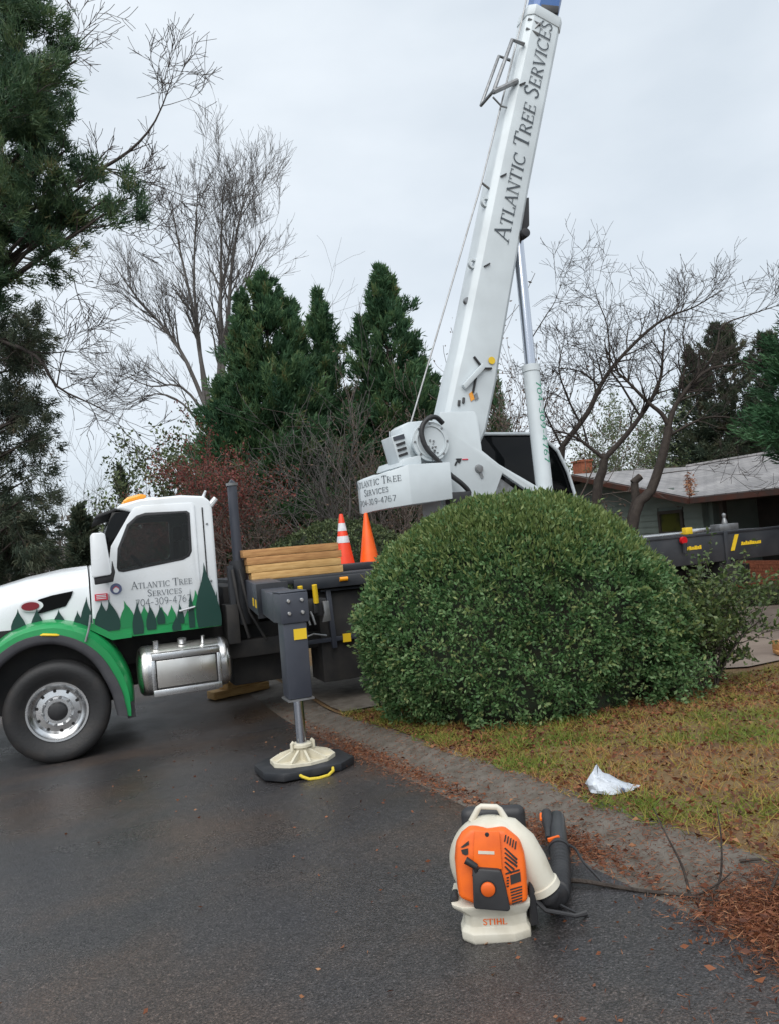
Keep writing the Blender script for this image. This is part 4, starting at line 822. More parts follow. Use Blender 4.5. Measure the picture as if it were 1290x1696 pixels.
def slot(pts): slab(pts, -0.1275, -0.118).build('vent_slot', M_under, ec)
for k in range(5): x = 570 + 20 * k; slot([(x, 370 + 12 * k), (x + 10, 368 + 12 * k), (x - 2 + 3, 422 + 14 * k), (x - 10, 420 + 14 * k)])
for k in range(5):
    y = 475 + 36 * k; x1 = 665 - 12 * max(0, k - 2) * 1.8; slot([(562, y), (572, y - 6), (x1, y + 78 - 16 * k * .6), (x1 - 8, y + 92 - 16 * k * .6)])
slot([(570, 668), (680, 632), (680, 645), (570, 680)]); slot([(605, 685), (685, 655), (690, 725), (612, 755)])
for k in range(6): y = 790 + 22 * k; slot([(605 + 3 * k, y), (698, y - 30), (698, y - 20), (606 + 3 * k, y + 10)])
for k in range(4): y = 700 + 22 * k; slot([(578, y), (597, y - 5), (598, y + 4), (579, y + 10)])
slot([(225, 500), (280, 485), (282, 530), (262, 540), (235, 530)]); slot([(222, 478), (285, 425), (288, 455), (240, 480)])
# hose on the road
cb_, sb_ = math.cos(-BRZ), math.sin(-BRZ)
def loc(p): q = Vector(p) - BL; return Vector((q.x * cb_ - q.y * sb_, q.x * sb_ + q.y * cb_, q.z))
oend = Vector(o1[-1])
HP = [oend - d_ * 0.01, oend + d_ * 0.035, loc((1.70, 2.755, 0.105)), loc((1.75, 2.81, 0.096)), loc((1.82, 2.91, 0.094)), loc((1.89, 3.01, 0.096)), loc((1.965, 3.13, 0.10))]
hp_ = spline(HP, 12); MB().tube(hp_, [0.043 + 0.0032 * math.cos(i * PI * 0.66) for i in range(len(hp_))], 20).build('flexible_hose', M_darkplastic, blo, smooth=60)
e0 = HP[-1]; e1 = loc((2.15, 3.42, 0.12)); dd = (e1 - e0).normalized()
bt = MB().tube([e0 - dd * .02, e0 + dd * 0.3, e1], [0.042, 0.040, 0.038], 22); tube_ = bt.build('blower_tube', pmat('grey_black_tube', (0.03, 0.032, 0.036), 0.35, col2=(0.045, 0.046, 0.05), scale=6), blo, smooth=50)
MB().lathe([(0.050, -0.015), (0.052, 0), (0.050, 0.015)], e0, dd, 24).build('hose_clamp', M_darkplastic, tube_)
side = Vector((-1, 0, 0.35)).normalized() * 0.05
MB().bar(e0 + side * 0.75 + dd * 0.01 + Vector((-.012, 0, .028)), e0 + side * 0.75 + dd * 0.03 + Vector((.04, 0, .032)), 0.014, 0.014).build('orange_clip', M_orange, tube_)
hh = MB().tube([e0 + side + dd * 0.08, e0 + side * 1.0 + dd * 0.17, e0 + side * 1.05 + dd * 0.27 + Vector((0, 0, .008)), e0 + side * 1.05 + dd * 0.33 + Vector((0, 0, .012))], [0.014, 0.016, 0.03, 0.028], 12); hh.build('control_grip', M_darkplastic, tube_, smooth=60)
MB().tube([e0 + side * 1.6 + dd * 0.31 + Vector((0, 0, .01)), e0 + side * 1.65 + dd * 0.25 + Vector((0, 0, .006))], [0.009, 0.006], 8).build('throttle_trigger', M_orange, tube_)
cbp = spline([e0 + side + dd * .08, e0 + Vector((0.06, -0.03, 0.02)), loc((1.95, 2.92, 0.12)), loc((1.97, 2.82, 0.06)), loc((1.90, 2.68, 0.05)), loc((1.75, 2.62, 0.06)), (0.17, -0.02, 0.14)], 6)
MB().tube(cbp, 0.0065, 6).build('control_cable', M_darkplastic, blo)
lv = MB().tube([(0.15, -0.03, 0.13), (0.19, -0.05, 0.09), (0.30, -0.04, 0.06), (0.345, -0.03, 0.065)], [0.012, 0.009, 0.008, 0.013], 8); lv.build('strap_buckle', M_darkplastic, blo)

# ------------------------------------------------------------------ plastic bag on the lawn
bg = np.random.default_rng(8); bx, by = 2.74, 3.74; bzz = lawn_z(2.74, 3.74)
mb = MB(); rings = []
for i, (t, w, dpt) in enumerate([(0.0, .125, .085), (0.012, .142, .10), (0.04, .135, .098), (0.07, .112, .075), (0.092, .082, .05), (0.108, .05, .032), (0.125, .026, .018), (0.145, .014, .009), (0.158, .004, .003)]):
    ring = []
    shx = -0.075 * smooth01((t - 0.03) / 0.09)
    for j in range(36):
        a = 2 * PI * j / 36; k = 1 + 0.05 * math.sin(3 * a + 1.3 * i) + 0.05 * math.sin(7 * a + 2.1 * i) * (t > 0.01) + bg.normal(0, .025)
        x, y = math.cos(a) * w * k, math.sin(a) * dpt * k
        wx, wy = x * Rh.x + y * Fh.x, x * Rh.y + y * Fh.y
        ring.append((bx + wx + Rh.x * shx, by + wy + Rh.y * shx, bzz + 0.012 + t * (1.0 + 0.25 * math.cos(a * 2 + i)) * 0.78 - (0.02 * max(0, math.cos(a)) if t > .02 else 0)))
    rings.append(ring)
mb.loft(rings); bag = mb.build('plastic_bag', M_bag, None, smooth=22)
tag(bag, 'crumpled white plastic bag lying on the lawn near the kerb', 'plastic bag')
pz = MB().lathe([(0.0, 0.006), (0.013, 0.004), (0.015, 0)], (bx - Fh.x * 0.095 + Rh.x * .03, by - Fh.y * 0.095 + Rh.y * .03, bzz + 0.035), (-Fh.x, -Fh.y, 0.2), 12); pz.build('blue_print', M_bluegrey, bag)

# ------------------------------------------------------------------ fallen dead branch along the gutter
M_bark = pmat('dark_wet_bark', (0.028, 0.020, 0.016), 0.8, col2=(0.05, 0.038, 0.03), scale=14, bump=0.5, bscale=60)
M_bark2 = pmat('grey_brown_bark', (0.060, 0.047, 0.040), 0.85, col2=(0.035, 0.027, 0.023), scale=4, bump=0.5, bscale=30)
M_bark3 = pmat('pale_grey_bark', (0.125, 0.115, 0.108), 0.85, col2=(0.085, 0.077, 0.071), scale=1.5, bump=0.4, bscale=12)
def gz(X, Y):
    d = X - 2.05
    if d <= 0: return road_z(X, Y)
    if d > 0.55: return lawn_z(X, Y)
    for (a, za), (b_, zb) in zip(KP, KP[1:]):
        if a <= d <= b_: return road_z(2.05, Y) + za + (zb - za) * (d - a) / (b_ - a)
db = MB()
def stick(pts, r0, r1): db.tube(spline(pts, 4), np.linspace(r0 * 1.35, r1 * 1.3, 4 * (len(pts) - 1) + 1), 6)
sp_ = [(1.83, 2.955), (1.90, 2.87), (2.0, 2.74), (2.06, 2.64), (2.15, 2.52), (2.24, 2.38), (2.32, 2.28), (2.45, 2.12)]
stick([(x, y, gz(x, y) + 0.014 + 0.008 * math.sin(i * 2)) for i, (x, y) in enumerate(sp_)], 0.008, 0.004)
stick([(2.16, 2.51, gz(2.16, 2.51) + .015), (2.17, 2.55, .18), (2.15, 2.60, .29), (2.16, 2.68, .38)], 0.005, 0.0015)
stick([(2.20, 2.44, gz(2.2, 2.44) + .015), (2.27, 2.45, .16), (2.30, 2.46, .30), (2.33, 2.50, .40)], 0.005, 0.0015)
stick([(2.17, 2.50, gz(2.17, 2.5) + .015), (2.23, 2.42, .15), (2.26, 2.38, .2)], 0.004, 0.0015)
stick([(2.32, 2.28, gz(2.32, 2.28) + .015), (2.40, 2.26, .24), (2.50, 2.24, .33)], 0.005, 0.0015)
stick([(2.06, 2.64, gz(2.06, 2.64) + .015), (1.98, 2.56, .06), (1.90, 2.50, .07)], 0.003, 0.001)
tag(db.build('fallen_branch', M_bark), 'thin dead branch with upright twigs lying across the gutter beside the blower', 'branch')
sk_ = MB().tube([(2.47, 2.55, gz(2.47, 2.55) + .012), (2.53, 2.49, gz(2.53, 2.49) + .016)], [0.007, 0.005], 6); tag(sk_.build('stick', M_bark), 'short brown stick lying on the kerb', 'stick')

# ================================================================== THE HOUSE
M_siding = pmat('sage_grey_siding', (0.17, 0.21, 0.19), 0.75, col2=(0.14, 0.175, 0.16), scale=3)
M_brick = pmat('red_brick', (0.36, 0.12, 0.06), 0.85, col2=(0.25, 0.075, 0.04), scale=12, bump=0.4, bscale=30)
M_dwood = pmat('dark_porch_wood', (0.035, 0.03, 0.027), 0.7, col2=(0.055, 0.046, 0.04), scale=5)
M_fascia = pmat('rusty_brown_fascia', (0.06, 0.036, 0.03), 0.6, col2=(0.10, 0.035, 0.022), scale=4)
M_win = pmat('house_window_glass', (0.025, 0.03, 0.02), 0.08, col2=(0.07, 0.075, 0.02), scale=1.6, lo=0.45, hi=0.6)
def shingles():
    ma = bpy.data.materials.new('grey_roof_shingles'); ma.use_nodes = True; t = ma.node_tree; b = t.nodes['Principled BSDF']; l = t.links.new
    tcn = N(t, 'ShaderNodeTexCoord'); br = N(t, 'ShaderNodeTexBrick'); mp_ = N(t, 'ShaderNodeMapping'); mp_.inputs['Rotation'].default_value = (0, 0, PI / 2); l(tcn.outputs['Object'], mp_.inputs[0]); l(mp_.outputs[0], br.inputs['Vector'])
    br.inputs['Scale'].default_value = 1.0; br.inputs['Brick Width'].default_value = 0.32; br.inputs['Row Height'].default_value = 0.16; br.inputs['Mortar Size'].default_value = 0.012
    br.inputs['Color1'].default_value = (0.31, 0.295, 0.29, 1); br.inputs['Color2'].default_value = (0.22, 0.21, 0.21, 1); br.inputs['Mortar'].default_value = (0.11, 0.105, 0.105, 1)
    n = N(t, 'ShaderNodeTexNoise'); n.inputs['Scale'].default_value = 0.9; n.inputs['Detail'].default_value = 6; l(tcn.outputs['Object'], n.inputs['Vector'])
    r = N(t, 'ShaderNodeMapRange'); r.inputs[1].default_value = .3; r.inputs[2].default_value = .7; r.inputs[3].default_value = .75; r.inputs[4].default_value = 1.25; l(n.outputs['Fac'], r.inputs[0])
    mx = N(t, 'ShaderNodeVectorMath', operation='SCALE'); l(br.outputs['Color'], mx.inputs[0]); l(r.outputs[0], mx.inputs['Scale']); l(mx.outputs[0], b.inputs['Base Color']); b.inputs['Roughness'].default_value = 0.5
    bp_ = N(t, 'ShaderNodeBump'); bp_.inputs['Distance'].default_value = 0.02; bp_.inputs['Strength'].default_value = .6; l(br.outputs['Fac'], bp_.inputs['Height']); bp_.invert = True; l(bp_.outputs[0], b.inputs['Normal'])
    return ma
M_roof = shingles()
HX0, HG = 13.6, -0.36
house = empty('house', (16, 15, HG), 'low sage grey ranch house with shingled roof and brick base behind the truck', 'house')
w = MB(); w.box(HX0 + 0.02, HX0 + 0.2, 14.15, 22.3, HG, 2.05); w.prism([(14.15, 2.05), (22.3, 2.05), (18.4, 2.85)], 'x', HX0 + 0.02, HX0 + 0.2); w.box(HX0 + .2, 20.5, 14.0, 14.15, HG, 2.1); w.box(HX0 + .2, 20.5, 22.15, 22.3, HG, 2.1); w.box(20.4, 20.6, 0.0, 22.3, HG, 2.1)
wall = w.build('wall', M_siding, house)
for k in range(17):      # lap siding boards on the gable wall, cut round the window
    z0 = 0.1 + k * 0.155
    if z0 > 2.6: break
    y1 = 22.3 if z0 < 1.95 else 22.3 - (z0 - 1.95) / 0.8 * 3.9; y0 = 14.12 if z0 < 1.95 else 14.12 + (z0 - 1.95) / 0.8 * 4.2
    spans = [(y0, y1)] if z0 + .155 < 1.1 or z0 > 1.72 else [(y0, 14.72), (15.62, y1)]
    for a, b_ in spans:
        MB().add([(HX0 - .022, a, z0), (HX0 + .018, a, z0), (HX0 + .018, a, z0 + .155), (HX0 - .004, a, z0 + .155), (HX0 - .022, b_, z0), (HX0 + .018, b_, z0), (HX0 + .018, b_, z0 + .155), (HX0 - .004, b_, z0 + .155)], [(0, 1, 2, 3), (7, 6, 5, 4), (0, 4, 5, 1), (1, 5, 6, 2), (2, 6, 7, 3), (3, 7, 4, 0)]).build('siding_board', M_siding, wall)
wf = MB(); y0, y1, z0, z1 = 14.74, 15.60, 1.12, 1.72
for a in ((y0, y0 + .08, z0, z1), (y1 - .08, y1, z0, z1), (y0 + .08, y1 - .08, z0, z0 + .08), (y0 + .08, y1 - .08, z1 - .08, z1)): wf.box(HX0 - .05, HX0 + .03, *a)
win = wf.build('window', M_dwood, house)
MB().box(HX0 - 0.012, HX0 + 0.015, y0 + .08, y1 - .08, z0 + .08, z1 - .08).build('window_pane', M_win, win)
# porch under the street-side eave
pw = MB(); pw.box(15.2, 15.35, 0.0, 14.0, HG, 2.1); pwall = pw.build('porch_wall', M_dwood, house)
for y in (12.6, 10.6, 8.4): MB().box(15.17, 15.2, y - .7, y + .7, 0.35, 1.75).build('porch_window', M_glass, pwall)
for y in (13.6, 11.4, 9.0, 6.6, 4.2): MB().box(HX0 + .05, HX0 + .17, y - .06, y + .06, 0.45, 1.98).build('porch_post', M_dwood, house)
bw = MB(); bw.box(HX0 - .05, HX0 + .2, 2.0, 14.1, HG, 0.45); bwall = bw.build('brick_base', M_brick, house)
rbk = random.Random(2)   # bricks of the low wall near the driveway, each its own piece
brk = MB().box(0, 0.03, 0, 0.19, 0, 0.062); brk_me = None
cnt = 0
for r_ in range(11):
    for c_ in range(26):
        if cnt >= 280: break
        y = 8.6 + c_ * 0.205 + (0.1 if r_ % 2 else 0); z = HG + 0.02 + r_ * 0.072
        if y > 13.9: continue
        if brk_me is None:
            brk.v = [p + ORG[bwall.name] for p in brk.v]; o = brk.build('brick', M_brick, bwall); brk_me = o.data
        else:
            o = bpy.data.objects.new('brick', brk_me); COL.objects.link(o); o.parent = bwall
        o.location = Vector((HX0 - 0.076 + rbk.uniform(-.004, .004), y, z)) - ORG[bwall.name]
        cnt += 1
# roof: street-side slope with valley to the front gable
RE, RR = 1.98, 3.02
def roofq(mb, q, th=0.06):
    n = (Vector(q[1]) - Vector(q[0])).cross(Vector(q[2]) - Vector(q[0])).normalized()
    if n.z < 0: n = -n
    mb.loft([[Vector(p) - n * th for p in q], [Vector(p) for p in q]])
rf = MB()
roofq(rf, [(13.15, -2, RE), (13.15, 13.98, RE), (17.2, 18.3, RR), (17.2, -2, RR)])
roofq(rf, [(17.2, -2, RR), (17.2, 18.3, RR), (21.2, 18.3, RE), (21.2, -2, RE)])
roofq(rf, [(13.12, 13.98, RE), (13.12, 18.4, RR - .02), (17.2, 18.32, RR), (17.19, 18.3, RR)])
roofq(rf, [(13.12, 18.4, RR - .02), (13.12, 22.9, RE), (21.2, 22.9, RE), (21.2, 18.4, RR - .02)])
roof = rf.build('roof', M_roof, house, smooth=10)
fa = MB(); fa.box(13.08, 13.14, -2, 13.95, RE - .15, RE - .03)
for a, b_ in (((13.06, 13.95, RE - .09), (13.06, 18.4, RR - .11)), ((13.06, 18.4, RR - .11), (13.06, 22.9, RE - .09))): fa.bar(a, b_, 0.06, 0.13)
fa.build('fascia', M_fascia, roof)
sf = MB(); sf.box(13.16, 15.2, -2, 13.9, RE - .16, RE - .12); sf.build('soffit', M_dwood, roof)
rg_ = MB(); rg_.tube([(17.2, -2, RR + .01), (17.2, 18.3, RR + .01)], 0.06, 6); rg_.build('ridge_cap', M_roof, roof)
ch = MB(); ch.box(17.9, 18.4, 24.5, 25.05, HG, 3.92); ch.box(17.86, 18.44, 24.46, 25.09, 3.92, 4.0); ch.build('chimney', M_brick, house)
ext = MB(); roofq(ext, [(16.2, 22.95, 2.55), (16.2, 29, 2.55), (19.5, 29, 3.55), (19.5, 22.95, 3.45)]); roofq(ext, [(19.5, 22.95, 3.45), (19.5, 29, 3.55), (23, 29, 2.5), (23, 22.95, 2.5)]); ext.build('rear_roof', M_roof, house, smooth=10)
ew = MB().box(16.6, 22.6, 22.96, 28.8, HG, 2.55); ew.build('rear_wall', M_siding, house)
# ================================================================== VEGETATION
def ground_at(X, Y):
    if X < 2.05: return road_z(X, Y)
    return lawn_z(X, Y)
class Skel:
    """branch skeleton: limbs as (points, radii); twigs grown at random from guide limbs"""
    def __init__(s, seed): s.r = random.Random(seed); s.big = []; s.thin = []; s.tips = []
    def rv(s): return Vector((s.r.gauss(0, 1), s.r.gauss(0, 1), s.r.gauss(0, 1)))
    def limb(s, pts, r0, r1, sub=3):
        pts = spline(pts, sub); rad = list(np.linspace(r0, r1, len(pts))); s.big.append((pts, rad)); return pts, rad
    def grow(s, p, d, L, r, lvl, kids=(3, 5), up=0.05, wander=0.18, ang=(25, 55), ratio=(0.5, 0.75), rmin=0.004, nseg=5):
        pts = [Vector(p)]; d = d.normalized(); k = nseg if L > 0.5 else 3
        for i in range(k):
            d = (d + s.rv() * wander + UP * up).normalized(); pts.append(pts[-1] + d * L / k)
        rad = [max(rmin, r * (1 - 0.6 * i / k)) for i in range(k + 1)]
        (s.big if r > 0.05 else s.thin).append((pts, rad))
        if lvl <= 0: s.tips.append((pts[-1], d)); return
        for _ in range(s.r.randint(*kids)):
            t = s.r.uniform(0.25, 1.0); i = min(int(t * k), k - 1); f = t * k - i; q = pts[i].lerp(pts[i + 1], f); dl = (pts[i + 1] - pts[i]).normalized()
            a = math.radians(s.r.uniform(*ang)); side = s.rv(); side = (side - dl * side.dot(dl)).normalized()
            s.grow(q, dl * math.cos(a) + side * math.sin(a), L * s.r.uniform(*ratio), max(rmin, rad[i] * 0.62), lvl - 1, kids, up, wander, ang, ratio, rmin, nseg)
    def sprout(s, limb, n, L, lvl, t0=0.2, **kw):
        pts, rad = limb
        for _ in range(n):
            t = s.r.uniform(t0, 1.0) * (len(pts) - 1); i = min(int(t), len(pts) - 2); q = pts[i].lerp(pts[i + 1], t - i); dl = (pts[i + 1] - pts[i]).normalized()
            a = math.radians(s.r.uniform(*kw.get('ang', (25, 55)))); side = s.rv(); side = (side - dl * side.dot(dl)).normalized()
            s.grow(q, dl * math.cos(a) + side * math.sin(a), L * s.r.uniform(0.6, 1.25), rad[i] * 0.55, lvl, **kw)
    def build(s, root, mat_, trunk='trunk', thin='branches'):
        for name, lst in ((trunk, s.big), (thin, s.thin)):
            if not lst: continue
            V, Fc = [], []
            for pts, rad in lst:
                n = 8 if rad[0] > 0.09 else (5 if rad[0] > 0.03 else 3)
                mb = MB(); mb.tube(pts, rad, n, cap=False); k = len(V); V += mb.v; Fc += [tuple(i + k for i in f) for f in mb.f]
            off = ORG[root.name]; me = bpy.data.meshes.new(name); me.from_pydata([tuple(p - off) for p in V], [], Fc)
            me.polygons.foreach_set('use_smooth', [True] * len(me.polygons)); link(name, me, mat_, root)

M_leaf_bush = tint_mat('holly_leaves', [(0.0, (0.036, 0.090, 0.032)), (0.4, (0.100, 0.200, 0.074)), (0.75, (0.185, 0.290, 0.125)), (1.0, (0.30, 0.34, 0.14))], rough=0.42, trans=0.3, spec=0.3)
M_leaf_top = tint_mat('holly_new_growth', [(0.0, (0.06, 0.11, 0.032)), (0.5, (0.14, 0.20, 0.06)), (0.9, (0.22, 0.27, 0.09)), (1.0, (0.26, 0.19, 0.09))], rough=0.5, trans=0.3)
M_cyp = tint_mat('cypress_sprays', [(0.0, (0.034, 0.088, 0.046)), (0.5, (0.080, 0.165, 0.078)), (0.85, (0.135, 0.22, 0.09)), (1.0, (0.20, 0.19, 0.08))], rough=0.6, trans=0.3, spec=0.3)
M_pine = tint_mat('pine_needles', [(0.0, (0.034, 0.075, 0.046)), (0.5, (0.075, 0.135, 0.066)), (0.9, (0.135, 0.19, 0.08)), (1.0, (0.17, 0.16, 0.075))], rough=0.55, trans=0.3, spec=0.3)
M_hem = tint_mat('hemlock_needles', [(0.0, (0.034, 0.055, 0.040)), (0.5, (0.075, 0.098, 0.062)), (0.9, (0.12, 0.13, 0.08)), (1.0, (0.15, 0.115, 0.075))], rough=0.6, trans=0.3, spec=0.3)
M_bright = tint_mat('bright_cypress_sprays', [(0.0, (0.018, 0.055, 0.024)), (0.5, (0.038, 0.105, 0.045)), (1.0, (0.075, 0.155, 0.07))], rough=0.6, trans=0.15, spec=0.3)
M_olive2 = tint_mat('loose_bush_leaves', [(0.0, (0.03, 0.055, 0.02)), (0.5, (0.085, 0.135, 0.045)), (0.85, (0.16, 0.20, 0.07)), (1.0, (0.32, 0.30, 0.10))], rough=0.45, trans=0.3)
M_red = tint_mat('red_winter_leaves', [(0.0, (0.10, 0.03, 0.026)), (0.5, (0.22, 0.055, 0.046)), (1.0, (0.30, 0.12, 0.085))], rough=0.6, trans=0.15)
M_brown = tint_mat('brown_winter_leaves', [(0.0, (0.05, 0.034, 0.026)), (0.5, (0.11, 0.07, 0.048)), (1.0, (0.17, 0.11, 0.075))], rough=0.7, trans=0.15)
M_olive = tint_mat('olive_shrub_leaves', [(0.0, (0.03, 0.05, 0.022)), (0.5, (0.085, 0.12, 0.05)), (1.0, (0.17, 0.20, 0.085))], rough=0.6, trans=0.15)
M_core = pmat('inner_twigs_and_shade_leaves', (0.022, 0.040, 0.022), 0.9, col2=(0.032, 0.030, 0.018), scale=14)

M_bark4 = pmat('winter_twig_bark', (0.17, 0.14, 0.122), 0.85, col2=(0.11, 0.085, 0.072), scale=2)
# ------------------------------------------------------------------ clipped dome bush by the kerb
def dome_bush(name, c, rx, ry, H, n_twig, per, size, seed, label, cat, mat_, top_mat=None, lump=0.05, group=None, under=0.86):
    rng = np.random.default_rng(seed); root = empty(name, c, label, cat, group); c = np.array(c)
    R3, F3 = np.array(Rh), np.array(Fh)
    def surf(th, t, k):
        rr = np.where(t < 0.36, under + (1 - under) * np.sin(np.clip(t / 0.36, 0, 1) * PI / 2), np.sqrt(np.clip(1 - ((np.clip(t, .36, 1) - 0.36) / 0.64) ** 1.95, 0, 1)))
        rr = rr * k * (1 + lump * (np.sin(3 * th + 7 * t) + 0.7 * np.sin(7 * th - 9 * t + 1) + 0.6 * np.sin(13 * th + 17 * t)))
        return c + R3 * (np.cos(th) * rr * rx)[:, None] + F3 * (np.sin(th) * rr * ry)[:, None] + np.array([0, 0, 1.0]) * (t * H * (1 + 0.25 * lump * np.sin(5 * th + 3)))[:, None]
    th = rng.uniform(0, 2 * PI, n_twig); t = rng.beta(1.25, 0.95, n_twig) * 0.99 + 0.005
    # more twigs where the dome caps over
    k = 1 - np.abs(rng.normal(0, 0.045, n_twig)); p = surf(th, t, k)
    q = surf(th + 0.02, t, k); q2 = surf(th, np.clip(t + 0.02, 0, 0.999), k); nrm = unit(np.cross(q - p, q2 - p)); ctr = c + np.array([0, 0, H * 0.4]); flip = np.sum(nrm * (p - ctr), 1) < 0; nrm[flip] *= -1
    gap = (np.sin(p[:, 0] * 9.1 + p[:, 2] * 7) * np.sin(p[:, 1] * 8.3 - p[:, 2] * 10.0) + 0.5 * np.sin(p[:, 2] * 23 + p[:, 0] * 17)); p = p - nrm * np.clip(gap, 0, 2)[:, None] * (0.055 + 0.05 * (np.sin(th * 4 + t * 6) > .2))[:, None]; low = np.clip(1 - (p[:, 2] - c[2]) / (H * .3), 0, 1) * (np.sin(th * 5 + 1) + .7 * np.sin(th * 11)); p = p - nrm * np.clip(low, -.3, 2)[:, None] * 0.12 * rx
    dv = unit(rng.normal(0, 1, (n_twig * per, 3)) * .85 + np.repeat(nrm, per, 0) * .9 + np.array([0, 0, .35])); cc = np.repeat(p, per, 0) + dv * size * .5 + rng.normal(0, size * .45, (n_twig * per, 3)); dd_ = dv
    lv_ = leaves(cc, dd_, size, 0.5, rng, jit=0.3); tn = np.clip(np.repeat(rng.beta(1.6, 1.9, n_twig), per) + rng.normal(0, .14, n_twig * per), 0, 1)
    np_mesh('foliage', lv_.reshape(-1, 3), 4, mat_, root, tn)
    if top_mat:
        m_ = int(n_twig * 0.55); th = rng.uniform(0, 2 * PI, m_); t = 1 - np.abs(rng.normal(0, 0.15, m_)); ok = t > 0.62; th, t = th[ok], np.clip(t[ok], 0, .985); p = surf(th, t, 1 + rng.normal(0.0, 0.012, len(th)))
        cc = np.repeat(p, 4, 0) + rng.normal(0, 0.025, (len(p) * 4, 3)); out_ = unit(cc - (c + np.array([0, 0, H * .35]))); lv_ = leaves(cc, out_ * .5 + np.array([0, 0, .7]), size * 1.35, 0.3, rng, jit=0.45)
        np_mesh('new_growth', lv_.reshape(-1, 3), 4, top_mat, root, np.clip(rng.beta(2.2, 2.2, len(cc)), 0, 1))
    if top_mat:      # stray shoots standing out of the clipped outline
        m_ = 170; th = rng.uniform(0, 2 * PI, m_); t = rng.uniform(.25, .97, m_); p = surf(th, t, np.ones(m_)); o2 = unit(p - (c + np.array([0, 0, H * .3])) + np.array([0, 0, .5]) + rng.normal(0, .25, (m_, 3))); L2 = rng.uniform(.06, .17, m_)
        s2 = rng.uniform(0, 1, (m_, 9)); cc = (p[:, None, :] + o2[:, None, :] * (s2 * L2[:, None])[:, :, None]).reshape(-1, 3); lv_ = leaves(cc, np.repeat(o2, 9, 0), size * 1.05, .45, rng, jit=.6)
        np_mesh('stray_shoots', lv_.reshape(-1, 3), 4, top_mat, root, rng.beta(2, 2, len(cc)))
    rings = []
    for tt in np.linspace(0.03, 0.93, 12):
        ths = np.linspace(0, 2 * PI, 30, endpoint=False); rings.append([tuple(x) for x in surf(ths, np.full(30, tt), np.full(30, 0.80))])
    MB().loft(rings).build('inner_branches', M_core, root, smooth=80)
    return root
bc = (3.97, 6.68, lawn_z(3.97, 6.68) - 0.02)
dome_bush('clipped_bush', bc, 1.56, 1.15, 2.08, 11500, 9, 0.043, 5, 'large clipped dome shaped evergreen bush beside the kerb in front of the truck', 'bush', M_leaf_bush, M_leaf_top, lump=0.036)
bpz = at(560, 905, 17.5)
dome_bush('round_shrub', (bpz.x, bpz.y, -0.45), 2.0, 1.1, 2.5, 3500, 6, 0.07, 12, 'pale green rounded shrub far behind the truck deck and the cones', 'shrub', M_olive, None, lump=0.06)
dome_bush('foundation_shrub', (12.75, 13.2, lawn_z(12.75, 13.2)), 0.42, 0.4, 0.95, 900, 6, 0.05, 14, 'small dark evergreen shrub against the brick base of the house', 'shrub', M_leaf_bush, None, lump=0.06)
dome_bush('foundation_shrub', (12.7, 11.6, lawn_z(12.7, 11.6)), 0.7, 0.4, 0.35, 700, 6, 0.05, 15, 'low green plant at the foot of the brick wall by the driveway', 'shrub', M_olive, None, lump=0.06)

# loose bush to the right of the dome
def loose_bush(c, h, w_, seed, label, mat_, n=24, leaf=0.055, per=26, name='loose_bush'):
    sk = Skel(seed); root = empty(name, c, label, 'bush'); c = Vector(c); rng = np.random.default_rng(seed); C_, D_ = [], []
    for i in range(n):
        a = sk.r.uniform(0, 2 * PI); o_ = sk.r.uniform(0.1, 1.0); d = Vector((math.cos(a) * o_ * w_ / h, math.sin(a) * o_ * w_ / h, 1)).normalized()
        sk.grow(c + Vector((math.cos(a), math.sin(a), 0)) * 0.12, d, h * sk.r.uniform(0.65, 1.05), 0.012, 2, kids=(3, 5), up=0.02, wander=0.16, rmin=0.0025)
    for pts, rad in sk.thin:
        for q in pts[1:]:
            for _ in range(max(1, per // 8)):
                if q.z < c.z + 0.02: continue
                C_.append(tuple(q)); D_.append((sk.r.gauss(0, 1), sk.r.gauss(0, 1), sk.r.gauss(.5, .7)))
    C_ = np.array(C_); C_ = C_ + rng.normal(0, 0.02, C_.shape); lv_ = leaves(C_, np.array(D_), leaf, 0.5, rng, jit=0.4)
    np_mesh('foliage', lv_.reshape(-1, 3), 4, mat_, root, np.clip(rng.beta(2, 2, len(C_)), 0, 1)); sk.build(root, M_bark2, 'stems', 'stems'); return root
loose_bush((5.62, 6.05, lawn_z(5.6, 6.0)), 0.84, 0.45, 21, 'loose leafy bush growing beside the right edge of the big dome bush', M_olive2, n=30, per=44)
loose_bush((4.98, 5.95, lawn_z(4.98, 5.95)), 0.36, 0.36, 22, 'low dark spreading bush at the right foot of the big dome bush', M_leaf_bush, n=20, leaf=0.045, per=30)

